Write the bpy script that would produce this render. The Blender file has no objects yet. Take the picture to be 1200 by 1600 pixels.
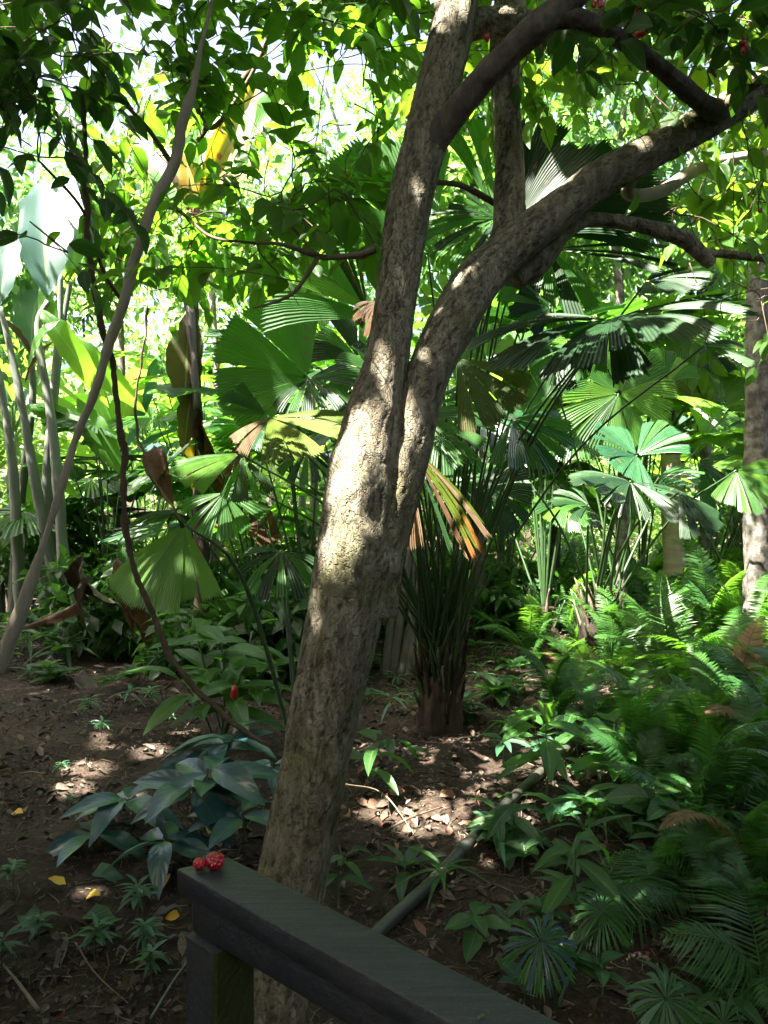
import bpy, math, random
import numpy as np
from mathutils import Vector, Matrix

random.seed(11)
rng = np.random.default_rng(11)
scene = bpy.context.scene
COL = scene.collection
R = math.radians

# ------------------------------------------------------------------ camera, sky, sun, exposure
F = 1155.0                       # focal length in pixels of the 1200 x 1600 photograph
EYE = np.array((0.0, 0.0, 2.0))
cam_data = bpy.data.cameras.new('camera')
cam_data.sensor_fit = 'VERTICAL'
cam_data.sensor_height = 36.0
cam_data.lens = 26.0
cam_data.clip_start = 0.05
cam_data.clip_end = 2000.0
cam = bpy.data.objects.new('camera', cam_data)
cam.location = EYE
cam.rotation_euler = (R(90), 0, 0)
COL.objects.link(cam)
scene.camera = cam

SUN = np.array((-0.50, -0.36, 0.98))
SUN = SUN / np.linalg.norm(SUN)          # points to the sun: left, a little behind the camera, high
sun_el = math.asin(SUN[2])
sun_az = math.atan2(SUN[0], SUN[1])      # clockwise from +Y
world = bpy.data.worlds.new('World')
scene.world = world
world.use_nodes = True
wn = world.node_tree
sky = wn.nodes.new('ShaderNodeTexSky')
sky.sky_type = 'NISHITA'
sky.sun_disc = False
sky.sun_elevation = sun_el
sky.sun_rotation = sun_az
sky.air_density = 1.0
sky.dust_density = 9.0
sky.ozone_density = 0.4
bg = wn.nodes['Background']
bg.inputs['Strength'].default_value = 0.06
wn.links.new(sky.outputs[0], bg.inputs['Color'])

sun_data = bpy.data.lights.new('sun', 'SUN')
sun_data.energy = 5.0
sun_data.angle = R(0.5)
sun_data.color = (1.0, 0.95, 0.85)
sun = bpy.data.objects.new('sun', sun_data)
sun.rotation_euler = Vector(-SUN).to_track_quat('-Z', 'Y').to_euler()
sun.location = (-5, -4, 12)
COL.objects.link(sun)

scene.view_settings.view_transform = 'Standard'
scene.view_settings.look = 'None'
scene.view_settings.gamma = 1.0
scene.view_settings.use_curve_mapping = False
scene.view_settings.exposure = 3.7

scene.render.engine = 'CYCLES'
cy = scene.cycles
cy.max_bounces = 6
cy.diffuse_bounces = 4
cy.glossy_bounces = 2
cy.transmission_bounces = 4
cy.sample_clamp_indirect = 6.0
cy.use_adaptive_sampling = True
cy.adaptive_threshold = 0.02
try:
    cy.use_denoising = True
    cy.denoiser = 'OPENIMAGEDENOISE'
except Exception:
    pass

# ------------------------------------------------------------------ helpers
def P(px, py, d):
    """Point of the place seen at photo pixel (px, py), d metres ahead."""
    return np.array(((px - 600) / F * d, d, 2.0 + (800 - py) / F * d))

def _hash(i, j, k, s=0):
    with np.errstate(over='ignore'):
        h = (i.astype(np.int64) * 374761393 + j.astype(np.int64) * 668265263 + k.astype(np.int64) * 2147483647 + s * 974711)
        h = (h ^ (h >> 13)) * 1274126177
        h = h ^ (h >> 16)
    return (h & 0xFFFF) / 65535.0

def vnoise(p, s=0):
    """Value noise 0..1 at points p (N,3)."""
    p = np.asarray(p, float)
    i = np.floor(p).astype(np.int64)
    f = p - i
    f = f * f * (3 - 2 * f)
    out = 0
    for dx in (0, 1):
        wx = f[:, 0] if dx else 1 - f[:, 0]
        for dy in (0, 1):
            wy = f[:, 1] if dy else 1 - f[:, 1]
            for dz in (0, 1):
                wz = f[:, 2] if dz else 1 - f[:, 2]
                out = out + wx * wy * wz * _hash(i[:, 0] + dx, i[:, 1] + dy, i[:, 2] + dz, s)
    return out

def fbm(p, o=4, s=0):
    a, t, n = 1.0, 0.0, 0.0
    p = np.asarray(p, float)
    for k in range(o):
        t = t + a * vnoise(p, s + k)
        n += a
        a *= 0.5
        p = p * 2.03 + 7.1
    return t / n

def gz(x, y):
    """Height of the forest floor."""
    x = np.atleast_1d(np.asarray(x, float)); y = np.atleast_1d(np.asarray(y, float))
    z = np.zeros_like(x)
    q = np.stack([x, y, z], -1)
    h = (fbm(q * 0.45, 3, 5) - 0.5) * 0.30 + (fbm(q * 2.6, 3, 9) - 0.5) * 0.10
    far = np.clip(y - 15, 0, 200)
    h = h + 0.045 * far + 0.10 * np.clip((-x - 2.0), 0, 6) * np.clip((y - 3) / 6, 0, 1) * 0.6
    return h

def G(px, py):
    """Point of the forest floor seen at photo pixel (px, py)."""
    d = np.linspace(1.6, 40, 1500)
    x = (px - 600) / F * d
    z = 2.0 + (800 - py) / F * d
    below = z - gz(x, d) <= 0
    k = int(np.argmax(below)) if below.any() else 700
    return np.array((x[k], d[k], gz(x[k], d[k])[0]))

def link(o):
    COL.objects.link(o)
    return o

def tag(o, label, cat, group=None):
    o['label'] = label
    o['category'] = cat
    if group:
        o['group'] = group
    return o

def thing(name, label, cat, loc=(0, 0, 0), group=None):
    o = bpy.data.objects.new(name, None)
    o.empty_display_size = 0.1
    o.location = tuple(loc)
    return tag(link(o), label, cat, group)

def make_mesh(name, V, faces, mat, uv=None, smooth=True, attr=None):
    """V (N,3); faces (M,k) array or a list of such arrays; uv per vertex (N,2)."""
    V = np.asarray(V, np.float32)
    if isinstance(faces, np.ndarray):
        faces = [faces]
    faces = [np.asarray(f, np.int32) for f in faces if len(f)]
    me = bpy.data.meshes.new(name)
    me.vertices.add(len(V))
    me.vertices.foreach_set('co', V.ravel())
    li = np.concatenate([f.ravel() for f in faces])
    tot = np.concatenate([np.full(len(f), f.shape[1], np.int32) for f in faces])
    start = np.concatenate([[0], np.cumsum(tot)[:-1]]).astype(np.int32)
    me.loops.add(len(li))
    me.loops.foreach_set('vertex_index', li.astype(np.int32))
    me.polygons.add(len(tot))
    me.polygons.foreach_set('loop_start', start)
    try:
        me.polygons.foreach_set('loop_total', tot)
    except Exception:
        pass
    me.polygons.foreach_set('use_smooth', np.full(len(tot), bool(smooth)))
    if uv is not None:
        l = me.uv_layers.new(name='UVMap')
        l.data.foreach_set('uv', np.asarray(uv, np.float32)[li].ravel())
    if attr is not None:
        a = me.attributes.new('crack', 'FLOAT', 'POINT')
        a.data.foreach_set('value', np.asarray(attr, np.float32))
    me.update(calc_edges=True)
    me.validate()
    if mat is not None:
        me.materials.append(mat)
    return me

def put(name, me, parent=None, kind=None, matrix=None):
    o = bpy.data.objects.new(name, me)
    if parent is not None:
        o.parent = parent
    if matrix is not None:
        o.matrix_basis = matrix
    if kind:
        o['kind'] = kind
    return link(o)

def part(name, geo, mat, root, parent=None, kind=None, smooth=True):
    """geo = (V, faces, uv[, attr]) in world coordinates -> a mesh child of root (or of a part of it)."""
    V = np.asarray(geo[0]) - np.array(root.location)
    me = make_mesh(name, V, geo[1], mat, geo[2] if len(geo) > 2 else None, smooth, geo[3] if len(geo) > 3 else None)
    return put(name, me, parent or root, kind)

def merge(geos):
    Vs, Fs, Us, n = [], {}, [], 0
    for g in geos:
        Vs.append(g[0]); Us.append(g[2])
        for f in ([g[1]] if isinstance(g[1], np.ndarray) else g[1]):
            Fs.setdefault(f.shape[1], []).append(f + n)
        n += len(g[0])
    return (np.concatenate(Vs), [np.concatenate(f) for f in Fs.values()], np.concatenate(Us))

def unit(v):
    v = np.asarray(v, float)
    return v / max(np.linalg.norm(v), 1e-9)

def spline(pts, n):
    """Catmull-Rom through pts (K,m) sampled at n points, evenly by chord."""
    pts = np.asarray(pts, float)
    K = len(pts)
    ext = np.vstack([2 * pts[0] - pts[1], pts, 2 * pts[-1] - pts[-2]])
    ch = np.concatenate([[0], np.cumsum(np.linalg.norm(np.diff(pts[:, :3], axis=0), axis=1))])
    t = np.interp(np.linspace(0, ch[-1], n), ch, np.arange(K))
    i = np.clip(t.astype(int), 0, K - 2)
    f = (t - i)[:, None]
    a, b, c, d = ext[i], ext[i + 1], ext[i + 2], ext[i + 3]
    return 0.5 * ((2 * b) + (c - a) * f + (2 * a - 5 * b + 4 * c - d) * f ** 2 + (3 * b - a - 3 * c + d) * f ** 3)

def tube(path, rad, sides=8, disp=None, cap=True):
    """path (N,3), rad (N,) -> geometry. disp(theta, s, xyz, r) returns an offset and a crack value."""
    path = np.asarray(path, float); N = len(path)
    rad = np.broadcast_to(np.asarray(rad, float), (N,))
    T = np.gradient(path, axis=0)
    T /= np.linalg.norm(T, axis=1)[:, None] + 1e-12
    ref = np.array((0.0, 1.0, 0.0)) if abs(T[0][1]) < 0.9 else np.array((1.0, 0, 0))
    U = np.zeros_like(path)
    u = unit(ref - T[0] * ref.dot(T[0]))
    for k in range(N):
        u = unit(u - T[k] * u.dot(T[k]))
        U[k] = u
    W = np.cross(T, U)
    th = np.linspace(0, 2 * math.pi, sides, endpoint=False)
    s = np.concatenate([[0], np.cumsum(np.linalg.norm(np.diff(path, axis=0), axis=1))])
    D = np.cos(th)[None, :, None] * U[:, None] + np.sin(th)[None, :, None] * W[:, None]
    rr = np.repeat(rad[:, None], sides, 1)
    crack = None
    if disp is not None:
        base = path[:, None] + D * rr[..., None]
        off, crack = disp(np.repeat(th[None], N, 0).ravel(), np.repeat(s[:, None], sides, 1).ravel(), base.reshape(-1, 3), rr.ravel())
        rr = rr + off.reshape(N, sides)
    V = (path[:, None] + D * rr[..., None]).reshape(-1, 3)
    a = (np.arange(N - 1)[:, None] * sides + np.arange(sides)[None]).ravel()
    b = (np.arange(N - 1)[:, None] * sides + (np.arange(sides)[None] + 1) % sides).ravel()
    Fq = np.stack([a, b, b + sides, a + sides], -1)
    uv = np.stack([np.repeat(th[None] / (2 * math.pi), N, 0).ravel(), np.repeat(s[:, None], sides, 1).ravel()], -1)
    faces = [Fq]
    if cap:
        V = np.vstack([V, path[0], path[-1]])
        uv = np.vstack([uv, [0, 0], [0, s[-1]]])
        k = np.arange(sides)
        n0, n1 = N * sides, N * sides + 1
        faces.append(np.concatenate([np.stack([(k + 1) % sides, k, np.full(sides, n0)], -1),
                                     np.stack([(N - 1) * sides + k, (N - 1) * sides + (k + 1) % sides, np.full(sides, n1)], -1)]))
        if crack is not None:
            crack = np.concatenate([crack, [0, 0]])
    return (V, faces, uv) if crack is None else (V, faces, uv, crack)

def curve_tube(pts, r0, r1, sides=6, n=None, disp=None):
    pts = np.asarray(pts, float)
    n = n or max(6, 4 * len(pts))
    path = spline(pts, n)
    return tube(path, np.linspace(r0, r1, n), sides, disp)

# ------------------------------------------------------------------ materials
def nt(name):
    m = bpy.data.materials.new(name)
    m.use_nodes = True
    t = m.node_tree
    t.nodes.clear()
    out = t.nodes.new('ShaderNodeOutputMaterial')
    return m, t, out

def N(t, kind, **kw):
    n = t.nodes.new(kind)
    for k, v in kw.items():
        if hasattr(n, k):
            setattr(n, k, v)
        else:
            n.inputs[k.replace('_', ' ')].default_value = v
    return n

def rgba(c):
    return (c[0], c[1], c[2], 1.0)

def ramp(t, fac, stops):
    r = t.nodes.new('ShaderNodeValToRGB')
    e = r.color_ramp.elements
    e[0].position, e[0].color = stops[0][0], rgba(stops[0][1])
    e[1].position, e[1].color = stops[-1][0], rgba(stops[-1][1])
    for p, c in stops[1:-1]:
        x = e.new(p)
        x.color = rgba(c)
    t.links.new(fac, r.inputs['Fac'])
    return r.outputs['Color']

def math_n(t, op, a, b=None):
    n = t.nodes.new('ShaderNodeMath')
    n.operation = op
    for k, v in ((0, a), (1, b)):
        if v is None:
            continue
        if isinstance(v, (int, float)):
            n.inputs[k].default_value = v
        else:
            t.links.new(v, n.inputs[k])
    return n.outputs[0]

def mixc(t, fac, a, b, mode='MIX'):
    n = t.nodes.new('ShaderNodeMix')
    n.data_type = 'RGBA'
    n.blend_type = mode
    for sock, v in ((n.inputs[0], fac), (n.inputs[6], a), (n.inputs[7], b)):
        if isinstance(v, (int, float)):
            sock.default_value = v
        elif isinstance(v, tuple):
            sock.default_value = rgba(v)
        else:
            t.links.new(v, sock)
    return n.outputs[2]

def leaf_mat(name, cols, trans, tfac=0.4, rough=0.38, spec=0.5, vein=0.35, veins=16, spots=None, margin=None, relief=0.35):
    """A leaf: colour that differs from leaf to leaf, lighter midrib, side veins in fine relief, light through the blade."""
    m, t, out = nt(name)
    oi = N(t, 'ShaderNodeObjectInfo')
    ge = N(t, 'ShaderNodeNewGeometry')
    rnd = math_n(t, 'FRACT', math_n(t, 'ADD', oi.outputs['Random'], ge.outputs['Random Per Island']))
    n = len(cols)
    col = ramp(t, rnd, [(i / max(n - 1, 1), c) for i, c in enumerate(cols)])
    tc = N(t, 'ShaderNodeTexCoord')
    uvn = N(t, 'ShaderNodeSeparateXYZ')
    t.links.new(tc.outputs['UV'], uvn.inputs[0])
    u, v = uvn.outputs[0], uvn.outputs[1]
    au = math_n(t, 'ABSOLUTE', math_n(t, 'SUBTRACT', u, 0.5))
    rib = math_n(t, 'LESS_THAN', au, 0.03)
    noi = N(t, 'ShaderNodeTexNoise', Scale=14.0, Detail=4.0)
    t.links.new(tc.outputs['Object'], noi.inputs['Vector'])
    col = mixc(t, 0.35, col, ramp(t, noi.outputs['Fac'], [(0.3, (0.35, 0.35, 0.3)), (0.7, (1.0, 1.0, 0.9))]), 'MULTIPLY')
    col = mixc(t, math_n(t, 'MULTIPLY', rib, vein), col, (0.22, 0.32, 0.10))
    tcol = mixc(t, rnd, trans, tuple(min(1, c * 1.5) for c in trans))
    if margin is not None:       # dead, brown edge
        n2 = N(t, 'ShaderNodeTexNoise', Scale=9.0, Detail=5.0)
        t.links.new(tc.outputs['Object'], n2.inputs['Vector'])
        e = math_n(t, 'ADD', math_n(t, 'MULTIPLY', v, 0.7), math_n(t, 'MULTIPLY', n2.outputs['Fac'], 0.7))
        e = math_n(t, 'MULTIPLY', math_n(t, 'SUBTRACT', e, margin[0]), 5.0)
        n = t.nodes.new('ShaderNodeClamp'); t.links.new(e, n.inputs[0]); e = n.outputs[0]
        col = mixc(t, e, col, margin[1])
        tcol = mixc(t, e, tcol, margin[1])
    if spots is not None:        # eaten or scorched flecks
        vo = N(t, 'ShaderNodeTexNoise', Scale=spots[0], Detail=2.0)
        t.links.new(tc.outputs['Object'], vo.inputs['Vector'])
        s = math_n(t, 'GREATER_THAN', vo.outputs['Fac'], spots[1])
        col = mixc(t, s, col, spots[2])
        tcol = mixc(t, s, tcol, spots[2])
    # side veins, slanting to the tip
    w = math_n(t, 'SINE', math_n(t, 'MULTIPLY', math_n(t, 'ADD', v, math_n(t, 'MULTIPLY', au, -0.7)), veins * 6.283))
    b = N(t, 'ShaderNodeBump', Strength=relief, Distance=0.004)
    t.links.new(w, b.inputs['Height'])
    p = N(t, 'ShaderNodeBsdfPrincipled')
    t.links.new(col, p.inputs['Base Color'])
    p.inputs['Roughness'].default_value = rough
    p.inputs['Specular IOR Level'].default_value = spec
    t.links.new(b.outputs[0], p.inputs['Normal'])
    tr = N(t, 'ShaderNodeBsdfTranslucent')
    t.links.new(tcol, tr.inputs['Color'])
    mx = N(t, 'ShaderNodeMixShader')
    mx.inputs[0].default_value = tfac
    t.links.new(p.outputs[0], mx.inputs[1])
    t.links.new(tr.outputs[0], mx.inputs[2])
    t.links.new(mx.outputs[0], out.inputs['Surface'])
    return m

def plain_mat(name, cols, scale=6.0, rough=0.6, spec=0.3, bump=0.0, bscale=40.0, stretch=(1, 1, 1), coat=0.0):
    """Mottled surface in object space with fine relief."""
    m, t, out = nt(name)
    tc = N(t, 'ShaderNodeTexCoord')
    mp = N(t, 'ShaderNodeMapping')
    mp.inputs['Scale'].default_value = stretch
    t.links.new(tc.outputs['Object'], mp.inputs['Vector'])
    n1 = N(t, 'ShaderNodeTexNoise', Scale=scale, Detail=6.0, Roughness=0.65)
    t.links.new(mp.outputs[0], n1.inputs['Vector'])
    oi = N(t, 'ShaderNodeObjectInfo'); ge = N(t, 'ShaderNodeNewGeometry')
    rnd = math_n(t, 'FRACT', math_n(t, 'ADD', oi.outputs['Random'], ge.outputs['Random Per Island']))
    f = math_n(t, 'ADD', math_n(t, 'MULTIPLY', rnd, 0.35), math_n(t, 'MULTIPLY', n1.outputs['Fac'], 0.8))
    k = len(cols)
    col = ramp(t, f, [(0.25 + 0.55 * i / max(k - 1, 1), c) for i, c in enumerate(cols)])
    p = N(t, 'ShaderNodeBsdfPrincipled')
    t.links.new(col, p.inputs['Base Color'])
    p.inputs['Roughness'].default_value = rough
    p.inputs['Specular IOR Level'].default_value = spec
    p.inputs['Coat Weight'].default_value = coat
    if bump:
        n2 = N(t, 'ShaderNodeTexNoise', Scale=bscale, Detail=5.0)
        t.links.new(mp.outputs[0], n2.inputs['Vector'])
        b = N(t, 'ShaderNodeBump', Strength=bump, Distance=0.01)
        t.links.new(n2.outputs['Fac'], b.inputs['Height'])
        t.links.new(b.outputs[0], p.inputs['Normal'])
    t.links.new(p.outputs[0], out.inputs['Surface'])
    return m

def bark_mat():
    """Flaky grey-tan bark with dark fissures and yellow-green lichen."""
    m, t, out = nt('flaky_bark')
    tc = N(t, 'ShaderNodeTexCoord')
    ob = tc.outputs['Object']
    mp = N(t, 'ShaderNodeMapping'); mp.inputs['Scale'].default_value = (1, 1, 0.35)
    t.links.new(ob, mp.inputs['Vector'])
    n1 = N(t, 'ShaderNodeTexNoise', Scale=22.0, Detail=7.0, Roughness=0.7)
    t.links.new(mp.outputs[0], n1.inputs['Vector'])
    col = ramp(t, n1.outputs['Fac'], [(0.27, (0.075, 0.056, 0.038)), (0.43, (0.165, 0.14, 0.098)), (0.57, (0.255, 0.225, 0.16)), (0.75, (0.40, 0.37, 0.29))])
    n2 = N(t, 'ShaderNodeTexNoise', Scale=5.0, Detail=8.0, Roughness=0.75)
    t.links.new(ob, n2.inputs['Vector'])
    sx = N(t, 'ShaderNodeSeparateXYZ'); t.links.new(ob, sx.inputs[0])
    low = math_n(t, 'SUBTRACT', 0.60, math_n(t, 'MULTIPLY', sx.outputs[2], 0.05))
    li = math_n(t, 'MULTIPLY', math_n(t, 'SUBTRACT', math_n(t, 'ADD', n2.outputs['Fac'], math_n(t, 'MULTIPLY', low, 0.25)), 0.60), 5.0)
    cl = t.nodes.new('ShaderNodeClamp'); t.links.new(li, cl.inputs[0])
    col = mixc(t, math_n(t, 'MULTIPLY', cl.outputs[0], 0.75), col, (0.17, 0.165, 0.055))
    n3 = N(t, 'ShaderNodeTexNoise', Scale=26.0, Detail=6.0, Roughness=0.7)
    t.links.new(mp.outputs[0], n3.inputs['Vector'])
    pale = N(t, 'ShaderNodeClamp'); t.links.new(math_n(t, 'MULTIPLY', math_n(t, 'SUBTRACT', n3.outputs['Fac'], 0.57), 7.0), pale.inputs[0])
    col = mixc(t, math_n(t, 'MULTIPLY', pale.outputs[0], 0.45), col, (0.40, 0.37, 0.29))
    # scaly plates: warped, upright cells with dark seams
    nw = N(t, 'ShaderNodeTexNoise', Scale=16.0, Detail=3.0)
    t.links.new(ob, nw.inputs['Vector'])
    mv = N(t, 'ShaderNodeMix', data_type='VECTOR'); mv.inputs[0].default_value = 0.11
    t.links.new(ob, mv.inputs[4]); t.links.new(nw.outputs['Color'], mv.inputs[5])
    mp2 = N(t, 'ShaderNodeMapping'); mp2.inputs['Scale'].default_value = (1, 1, 0.30); mp2.inputs['Rotation'].default_value = (0, 0.18, 0)
    t.links.new(mv.outputs[1], mp2.inputs['Vector'])
    vo = N(t, 'ShaderNodeTexVoronoi', Scale=58.0, feature='DISTANCE_TO_EDGE', Randomness=1.0)
    t.links.new(mp2.outputs[0], vo.inputs['Vector'])
    seam = N(t, 'ShaderNodeClamp'); t.links.new(math_n(t, 'SUBTRACT', 1.0, math_n(t, 'MULTIPLY', vo.outputs['Distance'], 9.0)), seam.inputs[0])
    seamk = math_n(t, 'MULTIPLY', seam.outputs[0], math_n(t, 'MULTIPLY', math_n(t, 'SUBTRACT', n2.outputs['Fac'], 0.22), 1.1))
    col = mixc(t, seamk, col, (0.03, 0.021, 0.014))
    nr = N(t, 'ShaderNodeTexNoise', Scale=9.0, Detail=7.0, Roughness=0.75)
    t.links.new(mp2.outputs[0], nr.inputs['Vector'])
    red = N(t, 'ShaderNodeClamp'); t.links.new(math_n(t, 'MULTIPLY', math_n(t, 'SUBTRACT', nr.outputs['Fac'], 0.60), 9.0), red.inputs[0])
    col = mixc(t, math_n(t, 'MULTIPLY', red.outputs[0], 0.6), col, (0.20, 0.095, 0.055))
    ng = N(t, 'ShaderNodeTexNoise', Scale=3.2, Detail=7.0, Roughness=0.7)
    t.links.new(ob, ng.inputs['Vector'])
    grn = N(t, 'ShaderNodeClamp'); t.links.new(math_n(t, 'MULTIPLY', math_n(t, 'SUBTRACT', math_n(t, 'ADD', ng.outputs['Fac'], math_n(t, 'MULTIPLY', sx.outputs[2], -0.03)), 0.46), 5.0), grn.inputs[0])
    col = mixc(t, math_n(t, 'MULTIPLY', grn.outputs[0], 0.62), col, (0.14, 0.15, 0.05))
    at = N(t, 'ShaderNodeAttribute', attribute_name='crack')
    col = mixc(t, at.outputs['Fac'], col, (0.028, 0.019, 0.012))
    p = N(t, 'ShaderNodeBsdfPrincipled')
    t.links.new(col, p.inputs['Base Color'])
    p.inputs['Roughness'].default_value = 0.85
    p.inputs['Specular IOR Level'].default_value = 0.2
    b = N(t, 'ShaderNodeBump', Strength=0.8, Distance=0.010)
    h = math_n(t, 'SUBTRACT', math_n(t, 'ADD', n1.outputs['Fac'], math_n(t, 'MULTIPLY', n3.outputs['Fac'], 0.6)), math_n(t, 'MULTIPLY', seam.outputs[0], 0.7))
    t.links.new(h, b.inputs['Height'])
    t.links.new(b.outputs[0], p.inputs['Normal'])
    t.links.new(p.outputs[0], out.inputs['Surface'])
    return m

def soil_mat():
    m, t, out = nt('forest_soil')
    tc = N(t, 'ShaderNodeTexCoord'); ob = tc.outputs['Object']
    n1 = N(t, 'ShaderNodeTexNoise', Scale=1.3, Detail=6.0, Roughness=0.6)
    n2 = N(t, 'ShaderNodeTexNoise', Scale=26.0, Detail=8.0, Roughness=0.75)
    n3 = N(t, 'ShaderNodeTexVoronoi', Scale=34.0)
    for n in (n1, n2, n3):
        t.links.new(ob, n.inputs['Vector'])
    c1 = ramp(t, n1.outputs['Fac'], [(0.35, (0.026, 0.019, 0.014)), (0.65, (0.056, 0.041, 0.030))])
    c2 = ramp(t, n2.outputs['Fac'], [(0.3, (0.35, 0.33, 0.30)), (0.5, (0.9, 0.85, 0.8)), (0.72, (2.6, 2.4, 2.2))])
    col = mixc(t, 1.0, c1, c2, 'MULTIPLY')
    c3 = mixc(t, 0.5, n3.outputs['Color'], (0.6, 0.5, 0.4))
    col = mixc(t, 0.35, col, c3, 'MULTIPLY')
    p = N(t, 'ShaderNodeBsdfPrincipled')
    t.links.new(col, p.inputs['Base Color'])
    p.inputs['Roughness'].default_value = 0.9
    p.inputs['Specular IOR Level'].default_value = 0.2
    b = N(t, 'ShaderNodeBump', Strength=0.9, Distance=0.02)
    t.links.new(math_n(t, 'ADD', n2.outputs['Fac'], math_n(t, 'MULTIPLY', n3.outputs['Distance'], 0.6)), b.inputs['Height'])
    t.links.new(b.outputs[0], p.inputs['Normal'])
    t.links.new(p.outputs[0], out.inputs['Surface'])
    return m

M = {}
M['bark'] = bark_mat()
M['soil'] = soil_mat()
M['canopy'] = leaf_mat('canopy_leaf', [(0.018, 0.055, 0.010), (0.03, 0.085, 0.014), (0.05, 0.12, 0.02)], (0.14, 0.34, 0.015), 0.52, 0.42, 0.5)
M['canopy_shaded'] = leaf_mat('shaded_canopy_leaf', [(0.012, 0.04, 0.012), (0.02, 0.06, 0.014), (0.03, 0.075, 0.016)], (0.06, 0.17, 0.012), 0.36, 0.34, 0.5)  # darker copy of the canopy leaf; shade is put into its colour
M['canopy_lit'] = leaf_mat('lit_canopy_leaf', [(0.03, 0.09, 0.012), (0.05, 0.13, 0.018), (0.08, 0.17, 0.02)], (0.20, 0.38, 0.02), 0.5, 0.4, 0.5)  # lighter copy of the canopy leaf; backlight is put into its colour
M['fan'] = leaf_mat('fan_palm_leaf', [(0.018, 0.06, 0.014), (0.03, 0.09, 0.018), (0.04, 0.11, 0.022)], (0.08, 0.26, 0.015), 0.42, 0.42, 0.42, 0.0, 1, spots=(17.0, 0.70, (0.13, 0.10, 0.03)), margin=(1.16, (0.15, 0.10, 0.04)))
M['fan_shaded'] = leaf_mat('shaded_fan_palm_leaf', [(0.008, 0.026, 0.010), (0.012, 0.038, 0.012), (0.017, 0.05, 0.014)], (0.02, 0.075, 0.008), 0.22, 0.46, 0.35, 0.0, 1, spots=(17.0, 0.70, (0.13, 0.10, 0.03)), margin=(1.16, (0.15, 0.10, 0.04)))  # dark copy of the fan leaf, silhouette shade painted into it
M['fan_lit'] = leaf_mat('lit_fan_palm_leaf', [(0.04, 0.11, 0.018), (0.06, 0.14, 0.02), (0.09, 0.17, 0.025)], (0.18, 0.40, 0.02), 0.5, 0.36, 0.5, 0.0, 1, spots=(17.0, 0.70, (0.13, 0.10, 0.03)), margin=(1.16, (0.15, 0.10, 0.04)))  # light copy of the fan leaf, glow of backlight painted into it
M['fan_mid'] = leaf_mat('pale_fan_palm_leaf', [(0.05, 0.11, 0.02), (0.06, 0.125, 0.022)], (0.16, 0.32, 0.02), 0.45, 0.38, 0.4, 0.0, 1)
M['fan_gloss'] = leaf_mat('glossy_fan_palm_leaf', [(0.02, 0.075, 0.03), (0.03, 0.10, 0.04)], (0.06, 0.22, 0.03), 0.3, 0.22, 0.8, 0.0, 1, spots=(17.0, 0.70, (0.13, 0.10, 0.03)), margin=(1.16, (0.15, 0.10, 0.04)))
M['fan_yellow'] = leaf_mat('sunlit_and_yellowing_fan_leaf', [(0.08, 0.12, 0.014), (0.10, 0.14, 0.016)], (0.17, 0.22, 0.010), 0.45, 0.6, 0.2, 0.0, 1)  # yellow paints sunlight on one lit leaf; it also colours withering blades
M['fan_spot'] = leaf_mat('spotted_fan_palm_leaf', [(0.03, 0.05, 0.014), (0.04, 0.06, 0.016)], (0.09, 0.13, 0.012), 0.4, 0.42, 0.4, 0.0, 1, spots=(22.0, 0.68, (0.20, 0.13, 0.03)), margin=(1.02, (0.16, 0.09, 0.04)))
M['fan_dying'] = leaf_mat('dying_fan_palm_leaf', [(0.12, 0.16, 0.015), (0.05, 0.11, 0.015), (0.17, 0.15, 0.02)], (0.30, 0.24, 0.012), 0.45, 0.5, 0.3, 0.0, 1, margin=(0.85, (0.30, 0.11, 0.03)))
M['fan_dead'] = leaf_mat('dead_fan_palm_leaf', [(0.12, 0.075, 0.042), (0.22, 0.15, 0.09), (0.15, 0.085, 0.045)], (0.24, 0.15, 0.065), 0.4, 0.7, 0.2, 0.0, 1)
M['fan_rust'] = leaf_mat('rusty_leaf', [(0.07, 0.038, 0.02), (0.11, 0.058, 0.028)], (0.12, 0.06, 0.02), 0.3, 0.6, 0.2, 0.0, 1, spots=(8.0, 0.55, (0.06, 0.035, 0.02)))
M['banana'] = leaf_mat('banana_leaf', [(0.035, 0.11, 0.025), (0.05, 0.14, 0.03), (0.07, 0.16, 0.035)], (0.20, 0.40, 0.03), 0.45, 0.36, 0.5, 0.6, 34)
M['banana_sky_tint'] = leaf_mat('sky_tinted_banana_leaf', [(0.035, 0.085, 0.075), (0.05, 0.11, 0.095)], (0.09, 0.21, 0.12), 0.42, 0.42, 0.4, 0.6, 34)  # blue is reflected sky, painted into the leaf colour
M['banana_yellow'] = leaf_mat('yellow_banana_leaf', [(0.20, 0.19, 0.014), (0.25, 0.17, 0.012)], (0.36, 0.30, 0.012), 0.45, 0.5, 0.3, 0.9, 34, spots=(5.0, 0.60, (0.26, 0.08, 0.02)), margin=(1.02, (0.36, 0.13, 0.03)))
M['banana_olive'] = leaf_mat('olive_hanging_leaf', [(0.055, 0.06, 0.014), (0.07, 0.065, 0.016)], (0.09, 0.095, 0.012), 0.3, 0.5, 0.4, 0.6, 34, margin=(0.95, (0.17, 0.09, 0.03)))
M['ginger'] = leaf_mat('ginger_leaf', [(0.025, 0.085, 0.016), (0.04, 0.12, 0.02)], (0.12, 0.32, 0.02), 0.42, 0.36, 0.5, 0.5, 12)
M['blue_leaf'] = leaf_mat('sky_tinted_leaf', [(0.016, 0.055, 0.062), (0.026, 0.078, 0.086)], (0.04, 0.13, 0.08), 0.2, 0.30, 0.6, 0.15, 6, relief=0.10)  # teal stands for sky sheen, put into the base colour
M['under'] = leaf_mat('undergrowth_leaf', [(0.016, 0.05, 0.014), (0.025, 0.08, 0.02), (0.04, 0.10, 0.025)], (0.07, 0.20, 0.02), 0.38, 0.33, 0.5, 0.4, 10)
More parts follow.
